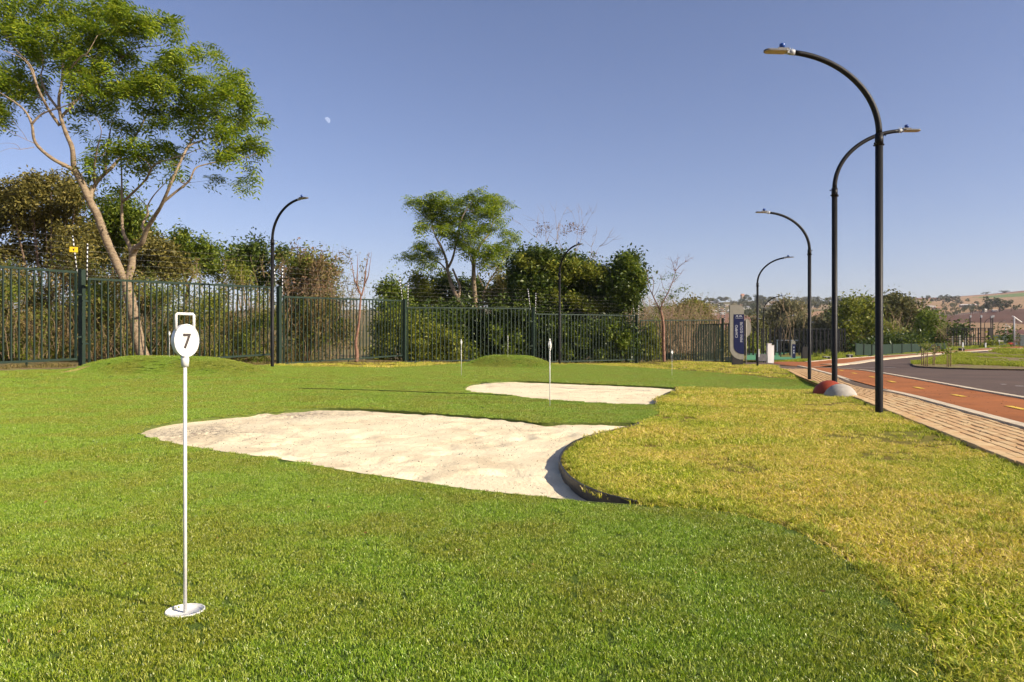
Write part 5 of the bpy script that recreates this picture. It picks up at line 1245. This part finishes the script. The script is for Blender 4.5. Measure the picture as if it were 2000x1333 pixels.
# staked saplings on the verge
for k, (px, bot, top, lb) in enumerate(((1803.5, 716, 672, "leftmost staked sapling at the tip of the verge"), (1808, 718.5, 676, "second staked sapling with a dark stake"), (1822, 717, 673, "third sapling of the group at the verge tip"), (1826, 712, 678, "thin sapling stake just right of the group"), (1853, 719.5, 672, "lone sapling tied to two dark stakes on the verge"), (1990, 684, 661, "small sapling on the verge at the right edge"))):
    p = G(px, bot); D = p.y; s_ = D / F; H = (bot - top) * s_; t = empty("staked_sapling", lb, "sapling", p, "staked saplings on the verge")
    mb = MB(); mb.tube([(0, 0, -.05), (.01, 0, H * .5), (0, .01, H * .92)], [.018, .013, .007], 6)
    rg = np.random.default_rng(60 + k); nodes = [(Vector((0, 0, H * .7)), .01), (Vector((0, 0, H * .9)), .008)]
    tg = np.array([[0, 0, H * .85]]) + rg.normal(size=(9, 3)) * .13; twigs(mb, nodes, tg, rg, .004); mb.build("trunk", m_twig, t)
    pts = np.repeat(tg, 8, 0) + rg.normal(size=(72, 3)) * .06; link("crown", leaf_mesh("crown", pts, .095, rg), (L_lit, L_mid, L_pink)[k % 3], t)
    for sx_ in ((-.06,), (-.06, .06), (.05,), (), (-.05, .07), ())[k]:
        mb = MB(); mb.tube([(sx_, 0, -.05), (sx_, 0, H * .82)], .017, 5); mb.build("stake", m_wood, t)

# hillside trees and houses
def blob_tree(seed, n, lm):
    rg = np.random.default_rng(seed); c = []
    for i in range(9):
        k = rg.normal(size=3) * np.array([.28, .28, .16]) + np.array([0, 0, .62]); R = rg.uniform(.16, .26)
        c.append(k + in_ell(n // 9, rg, .6) * R)
    me = leaf_mesh("crown", np.concatenate(c), .12, rg, .7, .1); me.materials.append(lm)
    tb = MB(); tb.tube([(0, 0, -.05), (0, 0, .3), (.02, 0, .5)], [.035, .028, .02], 5); tm = tb.mesh("trunk"); tm.materials.append(m_bark2)
    return tm, me
BT = [blob_tree(s_, 520, lm) for s_, lm in ((1, L_far), (2, L_far2), (3, L_far), (4, L_far), (5, L_grey))]
def hill_tree(px, py, hpx, v, label, group, wx=1.0):
    p = hill_pt(px, py); D = p.y; s_ = hpx * D / F
    t = empty("hillside_tree", label, "tree", p, group, random.uniform(0, 6)); t.scale = (s_ * wx, s_ * wx, s_)
    link("trunk", BT[v][0], None, t); link("crown", BT[v][1], None, t)
rg = np.random.default_rng(77)
n_t = 0
for i in range(95):      # ridge
    px = rg.uniform(1350, 1700); hill_tree(px, float(skyline(px)) + rg.uniform(-.5, 10), rg.uniform(7, 12), int(rg.integers(0, 5)), "dark tree among the houses along the hilltop town", "trees along the hilltop town", rg.uniform(1, 1.5))
for i in range(60):      # slope below the town
    px = rg.uniform(1440, 1600); y = rg.uniform(600, 632) if px < 1560 else rg.uniform(597, 606)
    hill_tree(px, y, rg.uniform(9, 15), int(rg.integers(0, 3)), "dark tree on the slope below the hilltop town", "trees on the slope below the town", rg.uniform(1, 1.5))
for i in range(34):
    px = rg.uniform(1640, 1770); hill_tree(px, float(skyline(px)) + rg.uniform(2, 14), rg.uniform(9, 15), int(rg.integers(0, 4)), "tree on the ridge above the bright green trees", "trees on the ridge right of the poles", rg.uniform(1, 1.4))
for i in range(46):      # orchard belt along the ploughed field
    t_ = i / 45; px = 1760 + 165 * t_ + rg.normal() * 4; y = 626 - 17 * t_ + rg.uniform(-14, 1) * (1 - .4 * t_)
    hill_tree(px, y + 2, rg.uniform(7, 10), (0, 4)[int(rg.integers(0, 2))], "small grey green tree in the plantation above the ploughed field", "plantation trees above the ploughed field", 1.0)
for px, y, h, v, w, lb in ((1768, 596, 19, 0, 1.0, "tall dark conifer-like tree left of the farmhouses"), (1780, 597, 17, 0, 1.2, "dark tree just right of the conifer-like tree"), (1795, 600, 16, 4, 1.4, "pale grey round tree left of the farmhouses"), (1815, 592, 13, 3, 1.0, "dark pointed tree above the first farmhouse"),
    (1842, 595, 19, 0, 1.5, "big dark round tree left of the farm roofs"), (1868, 596, 16, 3, 1.6, "wide dark tree right of the big round tree"), (1860, 604, 14, 1, 1.6, "lighter tree below the wide dark tree"), (1905, 600, 10, 3, 1.2, "small dark tree behind the long farm roof"), (1938, 609, 29, 0, 1.0, "tallest dark tree at the corner of the ploughed field"), (1952, 610, 24, 3, 1.1, "dark tree beside the tallest field corner tree"),
    (1975, 609, 20, 3, 1.15, "round dark tree alone in the tan field"), (1925, 608, 14, 0, 1.3, "dark bush left of the field corner trees"), (1887, 606, 11, 0, 1.5, "low dark tree below the long farm roof"), (1900, 607, 10, 1, 1.4, "low olive tree by the end of the fence line"), (1925, 575.5, 5, 0, 2.4, "tiny tree line left on the far ridge"), (1963, 572.5, 5, 0, 3.5, "tiny tree group on the far ridge at right")):
    hill_tree(px, y, h, v, lb, None, w)
def house(px, py, w, h, wm, rm, label, group=None, big=False):
    p = hill_pt(px, py); s_ = p.y / F; W_, H_ = w * s_, h * s_
    t = empty("house", label, "house", p, group, rg.uniform(-.4, .4))
    dp = min(W_, 8); mb = MB(); mb.prism([(-W_ / 2, -1), (W_ / 2, -1), (W_ / 2, H_ * .6), (-W_ / 2, H_ * .6)], 0, dp); mb.build("wall", m_house[wm], t)
    mb = MB(); mb.prism([(-.5, H_ * .6 + .02), (dp / 2, H_), (dp + .5, H_ * .6 + .02)], -W_ / 2 - .4, W_ / 2 + .4, 'x'); mb.build("roof", m_roof[rm], t)
    for q in (-.28, .22):
        mb = MB(); mb.box((W_ * q, -.04, H_ * .32), (W_ * .16, .06, H_ * .22)); mb.build("window", m_window, t)
for i in range(46):
    px = rg.uniform(1372, 1590); s0 = float(skyline(px)); y = s0 + rg.uniform(5, 16) if px > 1450 else s0 + rg.uniform(7, 26)
    house(px, y, rg.uniform(5, 9), rg.uniform(3.0, 4.6), int(rg.random() < .3), int(rg.random() < .45), "small pale house of the hilltop town", "houses of the hilltop town")
for px, y, w, h, a, b_, lb in ((1395, 593.5, 22, 5, 0, 1, "long white building on the ridge at the left of the town"), (1536, 596, 16, 8, 0, 0, "large white house on the ridge by the leafless trees"), (1560, 595, 12, 5, 0, 1, "white building right of the large ridge house"), (1452, 584, 6, 10, 1, 0, "small tower block on the ridge"), (1460, 605, 16, 7, 0, 1, "pale house below the ridge beside the sign top"), (1823, 601, 14, 4, 0, 1, "farmhouse with a pale sheet roof"), (1838, 605, 16, 5, 1, 0, "farmhouse with a red tiled roof"), (1895, 600, 30, 6, 1, 1, "long farm building with a tan roof"), (1925, 609, 5, 6, 0, 1, "tiny white shed at the end of the fence line"), (1944, 609, 7, 4, 0, 1, "white hut beside the field corner trees")):
    house(px, y, w, h, a, b_, lb)
# white posts along the ploughed field
for i in range(22):
    t_ = i / 21; px = 1836 + 92 * t_; y = 619.5 - 8.5 * t_ ** .8; p = hill_pt(px, y); s_ = p.y / F
    mb = MB(); mb.prism([(-.45 * s_, -1), (.45 * s_, -1), (.4 * s_, 3.2 * s_), (0, 3.6 * s_), (-.4 * s_, 3.2 * s_)], 0, .8 * s_); o = mb.build("field_post", m_conc, None, p); tag(o, "white post in the row along the ploughed field", "post", "white posts along the ploughed field")

# ------------------------------------------------------------------ debris
def scatter_bits(name, poly, n, size, mat, dz, seed, label):
    rg = np.random.default_rng(seed); xs = [p[0] for p in poly]; ys = [p[1] for p in poly]
    x = rg.uniform(min(xs), max(xs), n * 3); y = rg.uniform(min(ys), max(ys), n * 3); k = inside(x, y, grow(poly, -.06)); x = x[k][:n]; y = y[k][:n]
    c = np.c_[x, y, gz(x, y) + dz]
    if 'sand' in name or 'crumb' in name: c[:, 2] += (sandz1 if seed == 1 else sandz)(x, y)
    me = leaf_mesh(name, c, size, rg, .4, 0, .2); o = link(name, me, mat); tag(o, label, kind='stuff'); return o
m_debris = M("dry_debris", (.10, .07, .05), .9)
scatter_bits("sand_crumbs", SAND1, 1700, .010, m_debris, -.022, 1, "dark crumbs and leaf bits lying on the near bunker sand")
scatter_bits("sand_crumbs", SAND2, 300, .014, m_debris, -.026, 2, "dark crumbs lying on the far bunker sand")

NEAR = [(-3.6, 1.6), (2.2, 1.6), (2.2, 3.6), (6, 9.5), (-6, 9.5)]
m_leafb = noisy("fallen_brown_leaf", (.16, .07, .03), (.30, .16, .06), 40, .8, 0)
scatter_bits("fallen_leaves", NEAR, 260, .016, m_leafb, .014, 5, "small brown leaf bits scattered over turf and lawn")
PATHP = [(lane(X_LAWN, 4), 4), (lane(X_KOUT, 4), 4), (lane(X_KOUT, 20), 20), (lane(X_LAWN, 20), 20)]
scatter_bits("path_grit", PATHP, 420, .018, m_debris, .022, 6, "grit and dry grass bits on the brick path and cycle path")
# ------------------------------------------------------------------ grass as instanced tufts
tuft_col = bpy.data.collections.new("tuft_library")
def blade_mesh(name, n, rad, h, w, lean, rng, mat, curl=.4, flatdir=None):
    cx = rad * np.sqrt(rng.uniform(0, 1, n)); th = rng.uniform(0, 6.283, n); c = np.c_[cx * np.cos(th), cx * np.sin(th), np.zeros(n)]
    az = rng.uniform(0, 6.283, n); d = np.c_[np.cos(az), np.sin(az), np.zeros(n)]
    if flatdir is not None: d = d * .8 + np.array(flatdir)
    hh = h * rng.uniform(.6, 1.25, n); ln = lean * rng.uniform(.2, 1.2, n)
    ww = w * rng.uniform(.7, 1.3, n); a2 = rng.uniform(0, 6.283, n); s_ = np.c_[np.cos(a2), np.sin(a2), np.zeros(n)] * (ww / 2)[:, None]
    up = np.array([0, 0, 1.0])
    m_ = c + up * (hh * .55)[:, None] + d * (hh * ln * .35)[:, None]; t_ = c + up * (hh * (1 - .25 * ln))[:, None] + d * (hh * ln * (.9 + curl))[:, None]
    v = np.stack([c - s_, c + s_, m_ + s_ * .9, m_ - s_ * .9, t_ + s_ * .15, t_ - s_ * .15], 1).reshape(-1, 3)
    b_ = np.arange(n)[:, None] * 6; f = np.concatenate([b_ + [0, 1, 2, 3], b_ + [3, 2, 4, 5]]); me = np_mesh(name, v, f); me.materials.append(mat); return me
def tuft_set(tag_, nvar, **k):
    col = bpy.data.collections.new(tag_)
    for i in range(nvar):
        me = blade_mesh(tag_, rng=np.random.default_rng(900 + i + hash_(tag_) % 97), **k); o = bpy.data.objects.new(f"{tag_}_{i}", me); col.objects.link(o)
    return col
def scatter(name, label, pts, scl, zs, col, nvar):
    n = len(pts); me = bpy.data.meshes.new(name); me.vertices.add(n)
    co = np.c_[pts, zs].astype(np.float32); me.vertices.foreach_set("co", co.ravel())
    for nm, val in (("tscale", scl), ("trot", RNG.uniform(0, 6.283, n))):
        a = me.attributes.new(nm, 'FLOAT', 'POINT'); a.data.foreach_set("value", np.asarray(val, np.float32))
    a = me.attributes.new("tvar", 'INT', 'POINT'); a.data.foreach_set("value", RNG.integers(0, nvar, n).astype(np.int32))
    o = link(name, me); tag(o, label, kind='stuff')
    ng = bpy.data.node_groups.new(name, 'GeometryNodeTree'); ng.interface.new_socket("Geometry", in_out='INPUT', socket_type='NodeSocketGeometry'); ng.interface.new_socket("Geometry", in_out='OUTPUT', socket_type='NodeSocketGeometry')
    N = ng.nodes; Lk = ng.links; gi = N.new("NodeGroupInput"); go = N.new("NodeGroupOutput"); m2p = N.new("GeometryNodeMeshToPoints"); iop = N.new("GeometryNodeInstanceOnPoints")
    ci = N.new("GeometryNodeCollectionInfo"); ci.inputs["Collection"].default_value = col; ci.inputs["Separate Children"].default_value = True; ci.inputs["Reset Children"].default_value = True
    iop.inputs["Pick Instance"].default_value = True
    def at_(nm, ty):
        q = N.new("GeometryNodeInputNamedAttribute"); q.data_type = ty; q.inputs[0].default_value = nm; return q.outputs["Attribute"]
    Lk.new(gi.outputs[0], m2p.inputs[0]); Lk.new(m2p.outputs[0], iop.inputs["Points"]); Lk.new(ci.outputs[0], iop.inputs["Instance"])
    Lk.new(at_("tvar", 'INT'), iop.inputs["Instance Index"]); cx = N.new("ShaderNodeCombineXYZ"); Lk.new(at_("trot", 'FLOAT'), cx.inputs[2]); Lk.new(cx.outputs[0], iop.inputs["Rotation"])
    Lk.new(at_("tscale", 'FLOAT'), iop.inputs["Scale"]); Lk.new(iop.outputs[0], go.inputs[0])
    md = o.modifiers.new("tufts", 'NODES'); md.node_group = ng; return o
def fill(poly, bands, holes, margin=0.0, extra=None, seed=0):
    """points in poly that the picture may show, spacing by distance band; returns xy and scale"""
    rg = np.random.default_rng(seed); out = []; sc = []
    for (d0, d1, sp, s_) in bands:
        hwid = .76 * d1 + .3; gx = np.arange(-hwid, hwid, sp); gy = np.arange(d0, d1, sp); X, Y = np.meshgrid(gx, gy)
        X = X.ravel() + rg.uniform(-.5, .5, X.size) * sp; Y = Y.ravel() + rg.uniform(-.5, .5, Y.size) * sp
        k = (np.abs(X) < .76 * Y + .25) & inside(X, Y, poly)
        for h in holes: k &= ~inside(X, Y, h)
        if extra is not None: k &= extra(X, Y)
        out.append(np.c_[X[k], Y[k]]); sc.append(np.full(k.sum(), s_) * rg.uniform(.85, 1.15, k.sum()))
    return np.concatenate(out), np.concatenate(sc)
turf_t = tuft_set("turf_tuft", 6, n=300, rad=.052, h=.0112, w=.0019, lean=.6, mat=B_turf)
def not_cup(X, Y): return (X - CUP[0]) ** 2 + (Y - CUP[1]) ** 2 > .098 ** 2
hs = [grow(SAND1, .02), grow(SAND2, .03)]
p_, s_ = fill(grow(TURF, -.03), [(1.2, 5, .062, 1), (5, 9, .095, 1.5), (9, 15, .12, 1.8), (15, 25, .15, 2.1), (25, 36, .22, 2.7)], hs, extra=not_cup, seed=1)
mp = [(np.array([[-8.35, 18.2]]), 3.2, 2.4), (np.array([[-.05, 28.2]]), 2.5, 2.6)]; ex = []
for c_m, ax, ay in mp:
    q_ = RNG.uniform(-1, 1, (9000, 2)); q_ = q_[(q_ ** 2).sum(1) < 1] * [ax, ay] + c_m; ex.append(q_[inside(q_[:, 0], q_[:, 1], TURF)])
ex = np.concatenate(ex); p_ = np.concatenate([p_, ex]); s_ = np.concatenate([s_, np.full(len(ex), 1.5)])
scatter("turf_grass", "dense short bright green artificial grass of the putting green", p_, s_ ** .85, gz(p_[:, 0], p_[:, 1]), turf_t, 6)
# fine rim of small tufts round the cup
rim_t = tuft_set("rim_tuft", 3, n=50, rad=.011, h=.0120, w=.0021, lean=.6, mat=B_turf)
aa = np.linspace(0, 6.283, 26, endpoint=False); rp = np.concatenate([np.c_[CUP[0] + r_ * np.cos(aa + r_ * 40), CUP[1] + r_ * np.sin(aa + r_ * 40)] for r_ in (.0655, .078, .091, .102)])
scatter("turf_rim_grass", "short artificial grass round the rim of the white cup", rp, np.ones(len(rp)), gz(rp[:, 0], rp[:, 1]), rim_t, 3)
lawn_t = tuft_set("lawn_tuft", 7, n=96, rad=.075, h=.023, w=.0042, lean=1.0, mat=B_lawn)
def off_path(X, Y):
    ok = X < lane(X_LAWN, Y) - .01
    for bx, by in (B1, B2): ok &= (X - bx) ** 2 + (Y - by) ** 2 > .26 ** 2
    return ok & ~inside(X, Y, grow(TURF, .015))
p_, s_ = fill(LAWN, [(1.2, 6, .066, 1), (6, 11, .11, 1.5), (11, 20, .2, 2.3), (20, 44, .42, 3.2)], [grow(SAND1, .05), grow(SAND2, .06)], extra=off_path, seed=2)
thin = np.array([noise.noise(Vector((a * 1.3, b * 1.3, 4.4))) for a, b in p_]); keep = (thin > -.33) | (np.random.default_rng(3).random(len(p_)) < .4)
p_, s_ = p_[keep], s_[keep]
scatter("lawn_grass", "coarse yellow green dry lawn grass beside the bunkers", p_, s_ ** .8 * np.clip(1 + thin[keep] * .5, .6, 1.4), gz(p_[:, 0], p_[:, 1]) - .008, lawn_t, 7)
# shaggy longer tufts at lawn edges
edge_t = tuft_set("edge_tuft", 4, n=24, rad=.03, h=.042, w=.0038, lean=1.1, mat=B_weed)
rg = np.random.default_rng(6); ept = []
for line, nn_, off in ((ed1, 130, .05), (turf_right, 90, .03), (turf_far, 120, .03), (ed2, 40, .05)):
    for i in range(nn_):
        j = rg.integers(0, len(line) - 1); a = Vector(line[j]); b = Vector(line[j + 1]); q = a.lerp(b, rg.random()); t_ = (b - a).normalized(); s2 = Vector((t_.y, -t_.x))
        for sgn in (1, -1):
            w = q + s2 * sgn * (off + abs(rg.normal()) * .04)
            if inside(np.array([w.x]), np.array([w.y]), LAWN)[0] and not inside(np.array([w.x]), np.array([w.y]), TURF)[0] and not inside(np.array([w.x]), np.array([w.y]), SAND1)[0] and not inside(np.array([w.x]), np.array([w.y]), SAND2)[0]: ept.append((w.x, w.y))
for i in range(260):
    y = rg.uniform(4.5, 26); ept.append((lane(X_LAWN, y) - abs(rg.normal()) * .06 - .01, y))
for bx, by in (B1, B2):
    for i in range(34): a = rg.uniform(0, 6.283); ept.append((bx + .30 * math.cos(a), by - .06 + .30 * math.sin(a)))
for i in range(420):
    y = rg.uniform(1.6, 9); ept.append((rg.uniform(.2, .75) * y, y))
ept = np.array(ept); k = ~inside(ept[:, 0], ept[:, 1], TURF) & ~inside(ept[:, 0], ept[:, 1], SAND1) & ~inside(ept[:, 0], ept[:, 1], SAND2) & (ept[:, 0] < lane(X_LAWN, ept[:, 1])); ept = ept[k]
scatter("edge_weeds", "longer green grass blades along the edges of lawn and path", ept, rg.uniform(.6, 1.2, len(ept)), gz(ept[:, 0], ept[:, 1]) - .008, edge_t, 4)
verge_t = tuft_set("verge_tuft", 5, n=60, rad=.12, h=.09, w=.010, lean=1.0, mat=B_weed)
p_, s_ = fill(grow(ISLAND, .02), [(20, 40, .20, 1.0), (40, 120, .5, 2)], [], seed=8)
hn_ = np.array([noise.noise(Vector((a * .35, b * .2, 1.4))) for a, b in p_]); k = hn_ > .06 + .35 * (np.random.default_rng(4).random(len(hn_)) - .5); p_, s_, hn_ = p_[k], s_[k], hn_[k]
scatter("verge_grass", "rough yellow green grass on the raised road verge", p_, s_ * (.8 + 1.6 * np.abs(hn_)), gz(p_[:, 0], p_[:, 1]) + .04, verge_t, 5)
p_, s_ = fill(grow(FARV, -.1), [(30, 60, .5, 1.6), (60, 100, 1.1, 3)], [], seed=9)
scatter("far_verge_grass", "short grass between the far cycle path and the screens", p_, s_ * .7, gz(p_[:, 0], p_[:, 1]), verge_t, 5)
# weeds and litter at the fence foot
foot = []
for (A, B, d) in ends:
    for i in range(46):
        q = A.lerp(B, rg.random()); foot.append((q.x + rg.normal() * .25, q.y + rg.normal() * .3 - .1))
for bx, by in ((-5.52, 26.3), (7.71, 37.5)):
    for i in range(30): foot.append((bx + rg.normal() * .5, by + rg.normal() * .3))
foot = np.array(foot); foot = foot[~inside(foot[:, 0], foot[:, 1], grow(TURF, .15))]
straw_t = tuft_set("straw_tuft", 4, n=40, rad=.12, h=.13, w=.009, lean=1.5, mat=B_dry)
scatter("fence_foot_weeds", "dry weeds and straw along the foot of the fence", foot, rg.uniform(.5, 1.3, len(foot)), gz(foot[:, 0], foot[:, 1]) - .03, straw_t, 4)
# ------------------------------------------------------------------ air
hz = bpy.data.materials.new("haze_air"); hz.use_nodes = True; hz.node_tree.nodes.clear()
ho = hz.node_tree.nodes.new("ShaderNodeOutputMaterial"); hv = hz.node_tree.nodes.new("ShaderNodeVolumePrincipled")
hv.inputs["Color"].default_value = (.86, .90, 1, 1); hv.inputs["Density"].default_value = .00014; hv.inputs["Anisotropy"].default_value = .2
hz.node_tree.links.new(hv.outputs[0], ho.inputs["Volume"])
mb = MB(); mb.box((0, 650, 63), (4200, 1900, 160)); tag(mb.build("haze", hz), kind='stuff')
